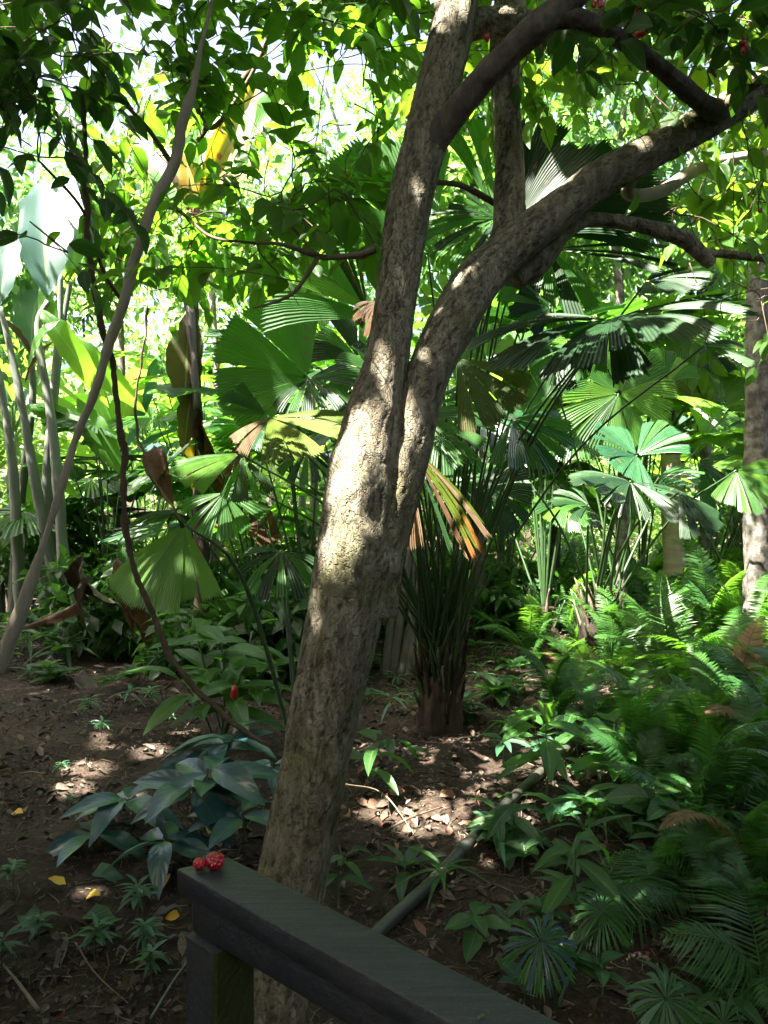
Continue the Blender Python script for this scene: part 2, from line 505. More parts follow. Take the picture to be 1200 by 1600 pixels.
M['tuft'] = leaf_mat('seedling_leaf', [(0.03, 0.10, 0.045), (0.05, 0.14, 0.075)], (0.10, 0.28, 0.04), 0.35, 0.3, 0.65, 0.3, 8)
M['fern'] = leaf_mat('fern_leaf', [(0.022, 0.075, 0.014), (0.035, 0.10, 0.018), (0.05, 0.125, 0.02)], (0.12, 0.29, 0.018), 0.42, 0.42, 0.4, 0.0, 1)
M['fern_dark'] = leaf_mat('dark_fern_leaf', [(0.020, 0.072, 0.018), (0.032, 0.10, 0.022)], (0.09, 0.25, 0.02), 0.4, 0.36, 0.5, 0.0, 1)
M['fern_dead'] = leaf_mat('dead_fern_leaf', [(0.12, 0.075, 0.04), (0.18, 0.12, 0.06)], (0.25, 0.15, 0.06), 0.3, 0.6, 0.2, 0.0, 1)
M['far'] = leaf_mat('far_tree_leaf', [(0.045, 0.11, 0.018), (0.07, 0.14, 0.022), (0.09, 0.165, 0.035)], (0.19, 0.37, 0.045), 0.45, 0.42, 0.4)
M['far_cool'] = leaf_mat('far_cool_leaf', [(0.03, 0.085, 0.03), (0.05, 0.12, 0.04), (0.08, 0.16, 0.06)], (0.14, 0.32, 0.06), 0.4, 0.36, 0.5)
M['far_pale'] = leaf_mat('far_pale_leaf', [(0.08, 0.15, 0.05), (0.11, 0.18, 0.07), (0.14, 0.21, 0.09)], (0.30, 0.46, 0.12), 0.45, 0.36, 0.5)
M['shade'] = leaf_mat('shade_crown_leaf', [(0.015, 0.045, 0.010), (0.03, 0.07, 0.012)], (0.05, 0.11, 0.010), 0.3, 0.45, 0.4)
M['litter'] = plain_mat('dead_leaf', [(0.020, 0.015, 0.011), (0.042, 0.030, 0.021), (0.075, 0.054, 0.038), (0.16, 0.13, 0.10)], 9.0, 0.75, 0.25, 0.4)
M['litter_red'] = plain_mat('reddish_dead_leaf', [(0.09, 0.04, 0.025), (0.18, 0.09, 0.055), (0.26, 0.15, 0.10)], 9.0, 0.6, 0.35, 0.4)
M['yellow_leaf'] = plain_mat('fallen_yellow_leaf', [(0.42, 0.24, 0.02), (0.60, 0.40, 0.03)], 12.0, 0.5, 0.4, 0.3)
M['grey_frond'] = plain_mat('grey_dead_frond', [(0.07, 0.06, 0.052), (0.14, 0.125, 0.115)], 8.0, 0.7, 0.3, 0.6, 30.0, (1, 1, 1))
M['stick'] = plain_mat('dry_stick', [(0.05, 0.036, 0.025), (0.11, 0.08, 0.055), (0.22, 0.17, 0.12)], 9.0, 0.8, 0.2, 0.6, 60.0)
M['pale_stem'] = plain_mat('pale_stem_bark', [(0.17, 0.14, 0.10), (0.32, 0.27, 0.20), (0.45, 0.40, 0.31)], 7.0, 0.8, 0.2, 0.7, 30.0, (1, 1, 0.3))
M['shaded_limb'] = plain_mat('shaded_rough_limb', [(0.03, 0.025, 0.02), (0.085, 0.07, 0.055), (0.17, 0.15, 0.115)], 24.0, 0.85, 0.2, 1.0, 70.0, (1, 1, .5))  # darker than the tree's bark: the limb's shade is painted in
M['liana'] = plain_mat('dark_vine_bark', [(0.05, 0.032, 0.02), (0.10, 0.068, 0.042)], 9.0, 0.8, 0.2, 0.6, 50.0)
M['twig'] = plain_mat('twig_bark', [(0.05, 0.035, 0.022), (0.12, 0.085, 0.055)], 9.0, 0.8, 0.2, 0.4, 60.0)
M['green_stem'] = plain_mat('green_stem', [(0.03, 0.07, 0.02), (0.06, 0.12, 0.03)], 6.0, 0.42, 0.45)
M['petiole'] = plain_mat('palm_leaf_stalk', [(0.015, 0.035, 0.012), (0.035, 0.07, 0.022)], 5.0, 0.4, 0.45)
M['grey_stalk'] = plain_mat('grey_green_stalk', [(0.045, 0.06, 0.045), (0.09, 0.105, 0.082), (0.15, 0.16, 0.135)], 5.0, 0.5, 0.4, 0.3, 30.0, (1, 1, 0.1))
M['fibre'] = plain_mat('palm_fibre', [(0.010, 0.008, 0.006), (0.026, 0.018, 0.013), (0.06, 0.043, 0.031)], 16.0, 0.9, 0.15, 1.0, 50.0, (1, 1, 0.15))
M['palm_bark'] = plain_mat('ringed_palm_bark', [(0.22, 0.17, 0.13), (0.36, 0.30, 0.24), (0.46, 0.40, 0.33)], 5.0, 0.8, 0.2, 0.8, 22.0, (0.5, 0.5, 3.0))
M['dark_bark'] = plain_mat('dark_mottled_bark', [(0.018, 0.016, 0.013), (0.055, 0.048, 0.04), (0.22, 0.21, 0.185)], 9.0, 0.85, 0.2, 0.9, 22.0)
M['fruit'] = plain_mat('red_fruit_skin', [(0.22, 0.003, 0.010), (0.36, 0.008, 0.02)], 20.0, 0.28, 0.5, 0.15, 60.0, coat=0.3)
M['pipe'] = plain_mat('grey_plastic_pipe', [(0.016, 0.018, 0.017), (0.035, 0.036, 0.030), (0.06, 0.048, 0.034)], 12.0, 0.45, 0.45, 0.15, 80.0)

def rail_mat():
    m, t, out = nt('weathered_rail_wood')
    tc = N(t, 'ShaderNodeTexCoord'); ob = tc.outputs['Object']
    mp = N(t, 'ShaderNodeMapping'); mp.inputs['Scale'].default_value = (1.5, 14, 14)
    t.links.new(ob, mp.inputs['Vector'])
    n1 = N(t, 'ShaderNodeTexNoise', Scale=6.0, Detail=7.0, Roughness=0.7); t.links.new(mp.outputs[0], n1.inputs['Vector'])
    n2 = N(t, 'ShaderNodeTexNoise', Scale=5.0, Detail=6.0, Roughness=0.7); t.links.new(ob, n2.inputs['Vector'])
    n3 = N(t, 'ShaderNodeTexNoise', Scale=160.0, Detail=2.0); t.links.new(ob, n3.inputs['Vector'])
    col = ramp(t, n1.outputs['Fac'], [(0.25, (0.010, 0.011, 0.016)), (0.5, (0.022, 0.024, 0.032)), (0.75, (0.046, 0.050, 0.058))])
    moss = N(t, 'ShaderNodeClamp'); t.links.new(math_n(t, 'MULTIPLY', math_n(t, 'SUBTRACT', n2.outputs['Fac'], 0.50), 4.0), moss.inputs[0])
    col = mixc(t, math_n(t, 'MULTIPLY', moss.outputs[0], 0.45), col, (0.036, 0.046, 0.026))
    fleck = math_n(t, 'GREATER_THAN', n3.outputs['Fac'], 0.665)
    col = mixc(t, math_n(t, 'MULTIPLY', fleck, 0.25), col, (0.13, 0.13, 0.12))
    p = N(t, 'ShaderNodeBsdfPrincipled')
    t.links.new(col, p.inputs['Base Color'])
    t.links.new(ramp(t, n2.outputs['Fac'], [(0.3, (0.42,) * 3), (0.7, (0.65,) * 3)]), p.inputs['Roughness'])
    p.inputs['Specular IOR Level'].default_value = 0.45
    n4 = N(t, 'ShaderNodeTexNoise', Scale=3.0, Detail=8.0, Roughness=0.7); t.links.new(ob, n4.inputs['Vector'])
    stain = N(t, 'ShaderNodeClamp'); t.links.new(math_n(t, 'MULTIPLY', math_n(t, 'SUBTRACT', n4.outputs['Fac'], 0.54), 6.0), stain.inputs[0])
    col = mixc(t, math_n(t, 'MULTIPLY', stain.outputs[0], 0.5), col, (0.075, 0.078, 0.07))
    t.links.new(col, p.inputs['Base Color'])
    b = N(t, 'ShaderNodeBump', Strength=0.6, Distance=0.004)
    t.links.new(math_n(t, 'ADD', n1.outputs['Fac'], math_n(t, 'MULTIPLY', n3.outputs['Fac'], 0.4)), b.inputs['Height'])
    t.links.new(b.outputs[0], p.inputs['Normal'])
    t.links.new(p.outputs[0], out.inputs['Surface'])
    return m
M['rail'] = rail_mat()
M['rail_moss'] = plain_mat('mossy_rail_wood', [(0.018, 0.024, 0.008), (0.045, 0.055, 0.012)], 14.0, 0.85, 0.2, 0.5, 80.0)

# ------------------------------------------------------------------ leaf shapes
def leaf_geo(w=0.42, cols=4, rows=6, fold=0.12, droop=0.18, wave=0.0, tip=1.0, peak=0.42, ragged=0.0, seed=0, stalk=0.06):
    """A leaf along +Y of length 1, upper face +Z. uv: u across, v along."""
    g = np.random.default_rng(seed)
    v = np.linspace(0, 1, rows + 1)
    prof = np.clip(np.sin(np.pi * np.clip(v, 0, 1) ** (math.log(0.5) / math.log(peak))), 0, 1) ** 0.85
    prof = np.maximum(prof, 0.015)
    u = np.linspace(-1, 1, cols + 1)
    X = prof[:, None] * u[None] * w / 2
    if ragged:
        X = X * (1 - ragged * g.random(X.shape) * (np.abs(u)[None] > 0.8))
    Y = stalk + (1 - stalk) * np.repeat(v[:, None], cols + 1, 1) * tip
    Z = np.abs(X) * fold * 2 - droop * Y ** 2 + wave * np.sin(v[:, None] * 17 + (u[None] > 0) * 1.3 + seed) * np.abs(u)[None] * w
    V = np.stack([X, Y, Z], -1).reshape(-1, 3)
    a = (np.arange(rows)[:, None] * (cols + 1) + np.arange(cols)[None]).ravel()
    Fq = np.stack([a, a + 1, a + cols + 2, a + cols + 1], -1)
    uv = np.stack([np.repeat((u[None] + 1) / 2, rows + 1, 0).ravel(), np.repeat(v[:, None], cols + 1, 1).ravel()], -1)
    return V, Fq, uv

LEAF = {
    'tree': [leaf_geo(0.50, 2, 5, 0.2, 0.12 + 0.09 * k, 0.03, seed=k) for k in range(4)],
    'far': [leaf_geo(0.5, 2, 2, 0.15, 0.15, seed=k) for k in range(2)],
    'broad': [leaf_geo(0.30, 4, 8, 0.20, 0.25 + 0.12 * k, 0.03, peak=0.45, seed=k) for k in range(4)],
    'round': [leaf_geo(0.50, 4, 7, 0.18, 0.15 + 0.1 * k, 0.035, peak=0.42, seed=k) for k in range(4)],
    'blade': [leaf_geo(0.13, 2, 7, 0.25, 0.35 + 0.2 * k, 0.0, peak=0.35, seed=k) for k in range(4)],
    'banana': [leaf_geo(0.26, 6, 14, 0.22, 0.20 + 0.2 * k, 0.05, peak=0.5, ragged=0.25, seed=k, stalk=0.02) for k in range(4)],
    'dead': [leaf_geo(0.24, 8, 14, 0.9, 0.5 + 0.3 * k, 0.16, peak=0.5, ragged=0.5, seed=40 + k, stalk=0.02) for k in range(4)],
    'litter': [leaf_geo(0.42, 2, 4, 0.5, -0.25 + 0.25 * k, 0.12, seed=20 + k) for k in range(4)],
}
_lm = {}
def leaf_mesh(kind, k, mat, name='leaf'):
    key = (kind, k, mat)
    if key not in _lm:
        V, Fq, uv = LEAF[kind][k]
        _lm[key] = make_mesh(name, V, Fq, M[mat], uv)
    return _lm[key]

def leaf_frame(axis, normal):
    a = np.asarray(axis, float); a = a / (np.linalg.norm(a, axis=-1, keepdims=True) + 1e-9)
    n = np.asarray(normal, float)
    n = n - a * (n * a).sum(-1, keepdims=True)
    n = n / (np.linalg.norm(n, axis=-1, keepdims=True) + 1e-9)
    b = np.cross(a, n)
    return np.stack([b, a, n], -1)           # columns: x, y, z of the leaf

def leaves_geo(kind, pos, axis, normal, size):
    """Many leaves in one geometry (numpy)."""
    pos = np.asarray(pos); L = len(pos)
    Rm = leaf_frame(axis, normal)
    pick = rng.integers(0, len(LEAF[kind]), L)
    Vs, Fs, Us, n = [], [], [], 0
    for k, (V, Fq, uv) in enumerate(LEAF[kind]):
        idx = np.where(pick == k)[0]
        if not len(idx):
            continue
        W = np.einsum('lij,vj->lvi', Rm[idx], V) * np.asarray(size)[idx][:, None, None] + pos[idx][:, None]
        Vs.append(W.reshape(-1, 3))
        Fs.append((Fq[None] + (np.arange(len(idx)) * len(V))[:, None, None] + n).reshape(-1, Fq.shape[1]))
        Us.append(np.tile(uv, (len(idx), 1)))
        n += len(idx) * len(V)
    return np.concatenate(Vs), np.concatenate(Fs), np.concatenate(Us)

def leaf_matrix(pos, axis, normal, size):
    Rm = leaf_frame(np.asarray(axis)[None], np.asarray(normal)[None])[0] * size
    m = Matrix.Identity(4)
    for i in range(3):
        for j in range(3):
            m[i][j] = Rm[i][j]
        m[i][3] = pos[i]
    return m

def in_frame(pos, margin=30):
    pos = np.asarray(pos)
    d = np.maximum(pos[:, 1], 0.05)
    px = 600 + (pos[:, 0]) / d * F
    py = 800 - (pos[:, 2] - 2) / d * F
    ok = (pos[:, 1] > 0.3) & (px > -margin) & (px < 1200 + margin) & (py > -margin) & (py < 1600 + margin)
    return ok, px, py, d

# sun gaps: (point that the sun reaches, radius). Leaves of the crowns leave these lanes open.
SUN_LANES = []
def lane(px, py, d, r):
    SUN_LANES.append((P(px, py, d), r))
def shaded(pos, extra=0.0):
    """True where a leaf does not stand in a sun lane."""
    pos = np.asarray(pos, float)
    keep = np.ones(len(pos), bool)
    for q, r in SUN_LANES:
        w = pos - q
        t = w @ SUN
        dist = np.linalg.norm(w - t[:, None] * SUN, axis=1)
        keep &= ~((t > 0.12) & (dist < r + extra))
    return keep

# lanes that the photograph shows: dapples on the trunk, on leaves and on the forest floor
for a in [(562, 690, 2.62, .095), (538, 748, 2.62, .05), (603, 598, 2.62, .045), (515, 868, 2.62, .045), (500, 945, 2.62, .045), (625, 640, 2.65, .02), (570, 640, 2.62, .03),
          (590, 905, 2.6, .04), (560, 820, 2.6, .035), (528, 790, 2.62, .03), (604, 862, 2.62, .035), (548, 872, 2.62, .03), (528, 905, 2.62, .035), (572, 935, 2.6, .03), (622, 800, 2.65, .03), (640, 718, 2.68, .025), (508, 1000, 2.6, .03), (640, 600, 2.7, .02), (660, 640, 2.7, .02), (600, 560, 2.66, .02), (585, 530, 2.66, .03), (608, 430, 2.7, .02), (625, 300, 2.75, .03),
          (1055, 215, 3.0, .05), (1100, 190, 3.05, .05), (1170, 150, 3.1, .08), (1005, 245, 2.95, .04), (795, 250, 3.0, .06), (790, 165, 3.0, .04), (795, 320, 2.95, .04),
          (730, 470, 2.8, .04), (690, 510, 2.75, .03), (660, 560, 2.7, .03),
          (490, 650, 5.4, .15), (440, 690, 5.4, .08), (510, 720, 5.4, .06), (430, 640, 5.4, .06), (320, 735, 5.4, .22), (400, 700, 5.4, .15), (735, 815, 5.2, .16), (640, 810, 5.2, .14),
          (225, 900, 4.8, .10), (300, 900, 4.8, .06), (62, 880, 3.2, .03), (100, 762, 3.15, .02), (30, 960, 3.25, .03), (150, 610, 3.1, .02)]:
    lane(*a)
for px, py, r in [(135, 1200, .13), (118, 1235, .10), (165, 1165, .09), (235, 1175, .10), (285, 1145, .07), (205, 1245, .08), (155, 1150, .06),
                  (640, 1275, .16), (590, 1270, .10), (660, 1300, .10), (615, 1250, .06), (760, 1180, .10), (880, 1190, .10), (680, 1250, .06),
                  (140, 1395, .05), (300, 1140, .05), (700, 1380, .05), (980, 1010, .35), (1010, 1040, .4), (1060, 1060, .5),
                  (1040, 960, .4), (860, 960, .5), (900, 1100, .15), (1130, 1100, .35), (1180, 1190, .2), (1000, 1130, .22), (860, 1060, .2)]:
    q = G(px, py)
    SUN_LANES.append((q, r * 1.35))

_g = np.random.default_rng(5)
for x0, x1, y0, y1, d0, d1, n, r in [(800, 1210, -20, 200, 2.8, 4.4, 34, .14), (1040, 1210, 180, 480, 3.2, 5.0, 22, .16), (480, 650, -20, 130, 3.0, 5.0, 12, .14), (140, 500, 0, 450, 3.4, 4.8, 90, .12), (0, 160, 0, 230, 2.8, 3.6, 10, .08), (690, 860, -20, 150, 3.4, 4.4, 10, .12), (330, 660, 220, 560, 5.0, 5.8, 10, .16), (640, 1100, 600, 760, 5.5, 9.0, 14, .18)]:
    for _ in range(n):
        lane(_g.uniform(x0, x1), _g.uniform(y0, y1), _g.uniform(d0, d1), r * _g.uniform(.5, 1.1))

# ------------------------------------------------------------------ forest floor
def build_ground():
    tx = np.linspace(-1, 1, 300)
    xs = np.sinh(tx * 5.6) / math.sinh(5.6) * 240
    ty = np.linspace(-0.45, 1, 360)
    ys = 4.5 + np.sinh(ty * 5.6) / math.sinh(5.6) * 240
    X, Y = np.meshgrid(xs, ys)
    near = np.exp(-((X / 7) ** 2 + ((Y - 5) / 9) ** 2))
    Z = gz(X.ravel(), Y.ravel()).reshape(X.shape)
    q = np.stack([X.ravel(), Y.ravel(), X.ravel() * 0], -1)
    Z = Z + ((fbm(q * 9, 4, 21) - 0.5) * 0.06).reshape(X.shape) * near
    V = np.stack([X, Y, Z], -1).reshape(-1, 3)
    n = len(xs)
    a = (np.arange(len(ys) - 1)[:, None] * n + np.arange(n - 1)[None]).ravel()
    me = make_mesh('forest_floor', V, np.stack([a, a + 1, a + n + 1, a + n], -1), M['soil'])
    o = put('ground', me, kind='structure')
build_ground()

# ------------------------------------------------------------------ boardwalk rail
def beam_geo(p0, p1, width_dir, w, h, bevel=0.006, drop=0.0):
    """A bevelled bar with top face through p0-p1 (its centre line)."""
    p0 = np.asarray(p0, float); p1 = np.asarray(p1, float)
    wd = unit(width_dir); up = np.array((0, 0, 1.0))
    b = bevel
    b = bevel * .6
    prof = [(-w / 2 + b, 0), (w / 2 - b, 0), (w / 2 - b * .3, -b * .3), (w / 2, -b), (w / 2, -h + b), (w / 2 - b, -h), (-w / 2 + b, -h), (-w / 2, -h + b), (-w / 2, -b), (-w / 2 + b * .3, -b * .3)]
    k = len(prof)
    L = np.linalg.norm(p1 - p0)
    rows = []
    ss = np.concatenate([[0.0], np.linspace(b, L - b, 24), [L]])
    for i, s in enumerate(ss):
        c = p0 + unit(p1 - p0) * s
        sc = 1 - 2 * b / w * 0.6 if i in (0, len(ss) - 1) else 1.0
        rows.append([c + wd * x * sc + up * (z if sc == 1 else (-h / 2 + (z + h / 2) * (1 - b / h))) for x, z in prof])
    V = np.array(rows).reshape(-1, 3)
    n = len(ss)
    a = (np.arange(n - 1)[:, None] * k + np.arange(k)[None]).ravel()
    c = (np.arange(n - 1)[:, None] * k + (np.arange(k)[None] + 1) % k).ravel()
    return V, [np.stack([a, a + k, c + k, c], -1), np.array([list(range(k))]), np.array([list(range((n - 1) * k, n * k))[::-1]])]

def build_rail():
    a = np.array((-0.337, 1.372, 1.35)); dirn = unit((0.495, -0.433, 0)); wd = np.array((-dirn[1], dirn[0], 0))
    end = a + dirn * 1.9
    root = thing('boardwalk_railing', 'dark weathered wooden boardwalk railing cutting across the bottom of the view', 'railing', (a[0], a[1], gz(a[0], a[1])[0]))
    V, Fc = beam_geo(a, end, wd, 0.092, 0.042)
    # the far end is sawn askew
    s = (V - a) @ dirn; side = (V - a) @ wd
    V = V + dirn * (np.clip(1 - s / 0.25, 0, 1) * (side * 0.35))[:, None]
    part('cap_rail', (V, Fc, None), M['rail'], root)
    V, Fc = beam_geo(a + dirn * 0.012 + np.array((0, 0, -0.0445)), end, wd, 0.064, 0.066)
    V[:, 2] -= 0.0
    part('under_rail', (V, Fc, None), M['rail'], root)
    for k, s0 in enumerate((0.055, 1.55)):
        c = a + dirn * s0
        zt = 1.35 - 0.0445 - 0.068
        zb = gz(c[0], c[1])[0] - 0.15
        prof = np.array([(-.045, -.039), (-.039, -.045), (.039, -.045), (.045, -.039), (.045, .039), (.039, .045), (-.039, .045), (-.045, .039)])
        zs = np.linspace(zb, zt, 12)
        V = np.concatenate([np.stack([c[0] + prof[:, 0] * dirn[0] + prof[:, 1] * wd[0], c[1] + prof[:, 0] * dirn[1] + prof[:, 1] * wd[1], np.full(8, z)], -1) for z in zs])
        n = len(zs); q = (np.arange(n - 1)[:, None] * 8 + np.arange(8)[None]).ravel(); e = (np.arange(n - 1)[:, None] * 8 + (np.arange(8)[None] + 1) % 8).ravel()
        po = part('post', (V, [np.stack([q, e, e + 8, q + 8], -1), np.array([range((n - 1) * 8, n * 8)])], None), M['rail'], root, smooth=False)
        if k == 0:      # moss grown up the side of the post
            po.data.materials.append(M['rail_moss'])
            idx = np.zeros(len(po.data.polygons), np.int32)
            for f in po.data.polygons:
                if f.normal.dot(Vector(dirn)) > 0.6:
                    idx[f.index] = 1
            po.data.polygons.foreach_set('material_index', idx)
    return a, dirn, wd
RA, RD, RW = build_rail()
def build_deck():  # deck out of view, added to cut ground bounce onto the railing
    root = thing('boardwalk', 'dark wooden boardwalk deck under the viewer behind the railing', 'boardwalk', (RA[0], RA[1], 0))
    for k in range(-1, 15):
        p = np.array((RA[0], RA[1], .36)) + RD * (k * .15 + .02) - RW * .06
        V, Fc = beam_geo(p, p - RW * 2.3, RD, .14, .035, .004)
        part('board', (V, Fc, None), M['rail'], root)
build_deck()

# ------------------------------------------------------------------ the big leaning tree
def bark_disp(amp=0.006, freq=26.0, lumps=0.012, knobs=()):
    def f(th, s, p, r):
        R0 = np.maximum(r, 0.01)
        q = np.stack([np.cos(th) * R0, np.sin(th) * R0, s * 0.22], -1)
        warp = np.stack([fbm(p * 6, 3, 3), fbm(p * 6 + 9, 3, 4), fbm(p * 6 + 17, 3, 6)], -1) - 0.5
        n = fbm(q * freq + warp * 2.2, 3, 31)
        ridge = np.abs(n - 0.5) * 2
        crack = np.clip(1 - ridge / 0.085, 0, 1)
        n2 = fbm(q * freq * 0.55 + 31 + warp * 2, 2, 77)
        plate = np.clip((np.abs(n2 - 0.5) * 2) / 0.2, 0, 1)
        fine = fbm(q * freq * 2.6 + warp * 3, 2, 60)
        qf = np.stack([np.cos(th) * R0, np.sin(th) * R0, s * 0.10], -1)
        flute = (fbm(qf * 13 + 5, 2, 91) - 0.5) * 2 * lumps * 2.3
        big = (fbm(p * np.array((6, 6, 3.0)), 3, 50) - 0.5) * 2
        off = amp * (0.55 * plate - 0.9 * crack + 0.8 * (n - 0.5) * 2 + 0.7 * (fine - 0.5)) + lumps * big + flute
        for c, h, rad in knobs:
            off = off + h * np.exp(-(np.linalg.norm(p - c, axis=1) / rad) ** 2)
        return off, np.clip(crack * 0.8 + (1 - plate) * 0.22, 0, 1)
    return f

def limb(pix, n, sides, disp):
    """pix rows: px, py, depth, width in photo pixels."""
    pts = np.array([np.append(P(a, b, d), w / 2 / F * d) for a, b, d, w in pix])
    s = spline(pts, n)
    return tube(s[:, :3], np.maximum(s[:, 3], 0.002), sides, disp), s

SKEL = []                      # points of limbs for twigs to grow from: main tree
TRUNK_BASE = P(405, 1830, 2.72)
TRUNK_BASE[2] = gz(TRUNK_BASE[0], TRUNK_BASE[1])[0]
tree = thing('leaning_tree', 'leaning tree with flaky dappled trunk forking into two stems behind the railing', 'tree', TRUNK_BASE)
def add_limb(name, pix, n, sides, disp, mat='bark'):
    g, s = limb(pix, n, sides, disp)
    SKEL.append(s[:, :3])
    return part(name, g, M[mat], tree)
kn = [(P(555, 865, 2.6), 0.020, 0.06), (P(602, 880, 2.68), 0.03, 0.06), (P(540, 770, 2.6), 0.016, 0.07), (P(520, 720, 2.65), 0.015, 0.06), (P(615, 640, 2.62), 0.01, 0.05), (P(530, 1010, 2.6), 0.01, 0.07), (P(470, 1130, 2.6), 0.014, 0.05), (P(520, 1210, 2.6), 0.012, 0.04), (P(450, 1290, 2.6), -0.010, 0.05), (P(470, 1350, 2.6), 0.012, 0.06), (P(548, 930, 2.58), -0.012, 0.03), (P(580, 840, 2.58), 0.014, 0.04)]
add_limb('trunk', [(390, 1860, 2.72, 165), (402, 1700, 2.72, 130), (420, 1600, 2.72, 118), (450, 1400, 2.72, 114), (482, 1240, 2.71, 108), (508, 1100, 2.70, 108), (532, 980, 2.70, 112),
                   (552, 880, 2.70, 118), (563, 790, 2.70, 110), (578, 700, 2.71, 100), (592, 620, 2.72, 84), (605, 550, 2.73, 72), (617, 470, 2.74, 66), (627, 400, 2.75, 68), (641, 310, 2.76, 72),
                   (668, 210, 2.77, 76), (690, 120, 2.78, 74), (708, 40, 2.80, 70), (722, -60, 2.82, 66), (735, -200, 2.9, 58), (760, -420, 3.0, 44), (770, -650, 3.1, 28)],
         760, 88, bark_disp(0.0036, 42, 0.009, kn))
add_limb('branch', [(590, 960, 2.735, 60), (598, 870, 2.73, 66), (620, 770, 2.73, 70), (640, 690, 2.74, 70), (662, 600, 2.76, 70), (700, 520, 2.80, 76), (742, 450, 2.84, 76), (790, 400, 2.88, 66), (850, 348, 2.92, 62),
                    (930, 285, 2.97, 56), (1010, 240, 3.0, 54), (1090, 195, 3.05, 52), (1160, 155, 3.1, 50), (1230, 100, 3.15, 48), (1400, -60, 3.3, 40), (1500, -300, 3.4, 25)],
         520, 72, bark_disp(0.0034, 44, 0.007, [(P(690, 505, 2.76), 0.012, 0.05), (P(830, 372, 2.9), 0.012, 0.05)]))
add_limb('branch', [(768, 420, 2.93, 40), (793, 365, 2.96, 48), (796, 300, 2.99, 46), (794, 200, 3.02, 42), (788, 110, 3.05, 46), (795, 20, 3.08, 50), (810, -80, 3.1, 46), (830, -300, 3.2, 30)], 240, 48, bark_disp(0.004, 46, 0.005))
add_limb('branch', [(622, 440, 2.80, 34), (634, 350, 2.80, 46), (650, 285, 2.78, 50), (676, 226, 2.74, 47), (716, 170, 2.69, 42), (765, 112, 2.64, 39), (812, 66, 2.60, 36), (850, 34, 2.57, 36), (892, 0, 2.55, 32), (940, -45, 2.52, 28), (1010, -110, 2.5, 22)], 300, 44, bark_disp(0.003, 40, 0.007, [(P(765, 112, 2.6), .008, .04), (P(845, 40, 2.55), .012, .04)]), 'shaded_limb')
add_limb('branch', [(800, 76, 2.62, 16), (842, 42, 2.575, 26), (880, 28, 2.56, 29), (925, 38, 2.565, 26), (975, 66, 2.60, 25), (1025, 102, 2.67, 25), (1072, 142, 2.77, 22), (1098, 162, 2.88, 24), (1116, 172, 2.97, 28), (1128, 172, 3.06, 26)], 200, 30, bark_disp(0.002, 40, 0.006, [(P(975, 66, 2.58), .006, .02), (P(1072, 142, 2.75), .006, .03)]), 'shaded_limb')
add_limb('branch', [(690, 60, 2.86, 40), (740, 40, 2.86, 44), (810, 35, 2.9, 42), (880, 55, 2.95, 34), (940, 20, 3.0, 36), (1010, -60, 3.1, 30)], 120, 28, bark_disp(0.003, 28, 0.006))
add_limb('branch', [(805, 440, 2.98, 30), (840, 410, 3.0, 40), (875, 365, 3.03, 34), (915, 344, 3.06, 20), (965, 346, 3.1, 16), (1020, 358, 3.15, 18), (1070, 376, 3.2, 18), (1110, 412, 3.25, 12)], 160, 24, bark_disp(0.003, 34, 0.006))
add_limb('branch', [(1050, 368, 3.18, 12), (1090, 392, 3.22, 12), (1140, 398, 3.25, 12), (1210, 402, 3.3, 11), (1300, 380, 3.4, 9)], 60, 14, bark_disp(0.001, 34, 0.002))
add_limb('branch', [(680, 285, 2.85, 8), (720, 290, 2.95, 9), (760, 310, 3.05, 10), (790, 330, 3.1, 9)], 40, 10, None, 'twig')
add_limb('branch', [(590, 388, 2.74, 14), (560, 398, 2.72, 10), (520, 402, 2.7, 9), (495, 400, 2.7, 9), (440, 382, 2.7, 6), (400, 380, 2.7, 4)], 40, 10, None, 'twig')
add_limb('branch', [(498, 400, 2.7, 8), (480, 430, 2.7, 7), (458, 458, 2.7, 6), (430, 472, 2.7, 5), (395, 482, 2.7, 3)], 30, 8, None, 'twig')
add_limb('branch', [(495, 400, 2.7, 7), (470, 370, 2.75, 5), (445, 340, 2.8, 4), (440, 300, 2.85, 3)], 24, 8, None, 'twig')
add_limb('branch', [(1120, 180, 2.98, 22), (1150, 150, 2.95, 18), (1200, 118, 2.9, 16), (1260, 80, 2.9, 14)], 30, 10, None, 'twig')
add_limb('branch', [(1005, 250, 3.02, 18), (980, 300, 3.12, 20), (1030, 300, 3.3, 20), (1100, 260, 3.5, 20), (1200, 240, 3.7, 16)], 60, 12, None, 'pale_stem')

# ------------------------------------------------------------------ twigs with leaves
GAPS = [(85, 340, 48, 80), (405, 175, 28, 45), (290, 285, 22, 26), (535, 140, 52, 82), (520, 215, 40, 45), (955, 185, 34, 40), (500, 450, 60, 26), (120, 520, 60, 40), (255, 620, 50, 50), (230, 480, 40, 40), (860, 820, 60, 40), (1150, 560, 30, 40), (620, 60, 20, 24), (745, 195, 22, 40), (700, 800, 180, 400), (940, 310, 40, 20), (60, 240, 60, 40), (175, 200, 22, 30), (330, 225, 30, 40), (120, 60, 14, 30), (430, 260, 30, 40), (400, 640, 380, 180),
        (170, 40, 26, 22), (95, 25, 14, 18), (225, 110, 18, 24), (145, 110, 14, 20), (110, 145, 14, 24), (215, 240, 26, 28), (430, 90, 16, 20), (395, 300, 24, 26), (270, 360, 24, 26), (480, 300, 16, 30), (345, 330, 20, 20), (1005, 130, 16, 26), (870, 180, 20, 24)]
def keep_view(pos, prob=0.93):
    ok, px, py, d = in_frame(pos, 100)
    keep = np.ones(len(pos), bool)
    for cx, cy, rx, ry in GAPS:
        inside = ((px - cx) / rx) ** 2 + ((py - cy) / ry) ** 2 < 1
        keep &= ~(inside & (rng.random(len(pos)) < prob))
    return keep

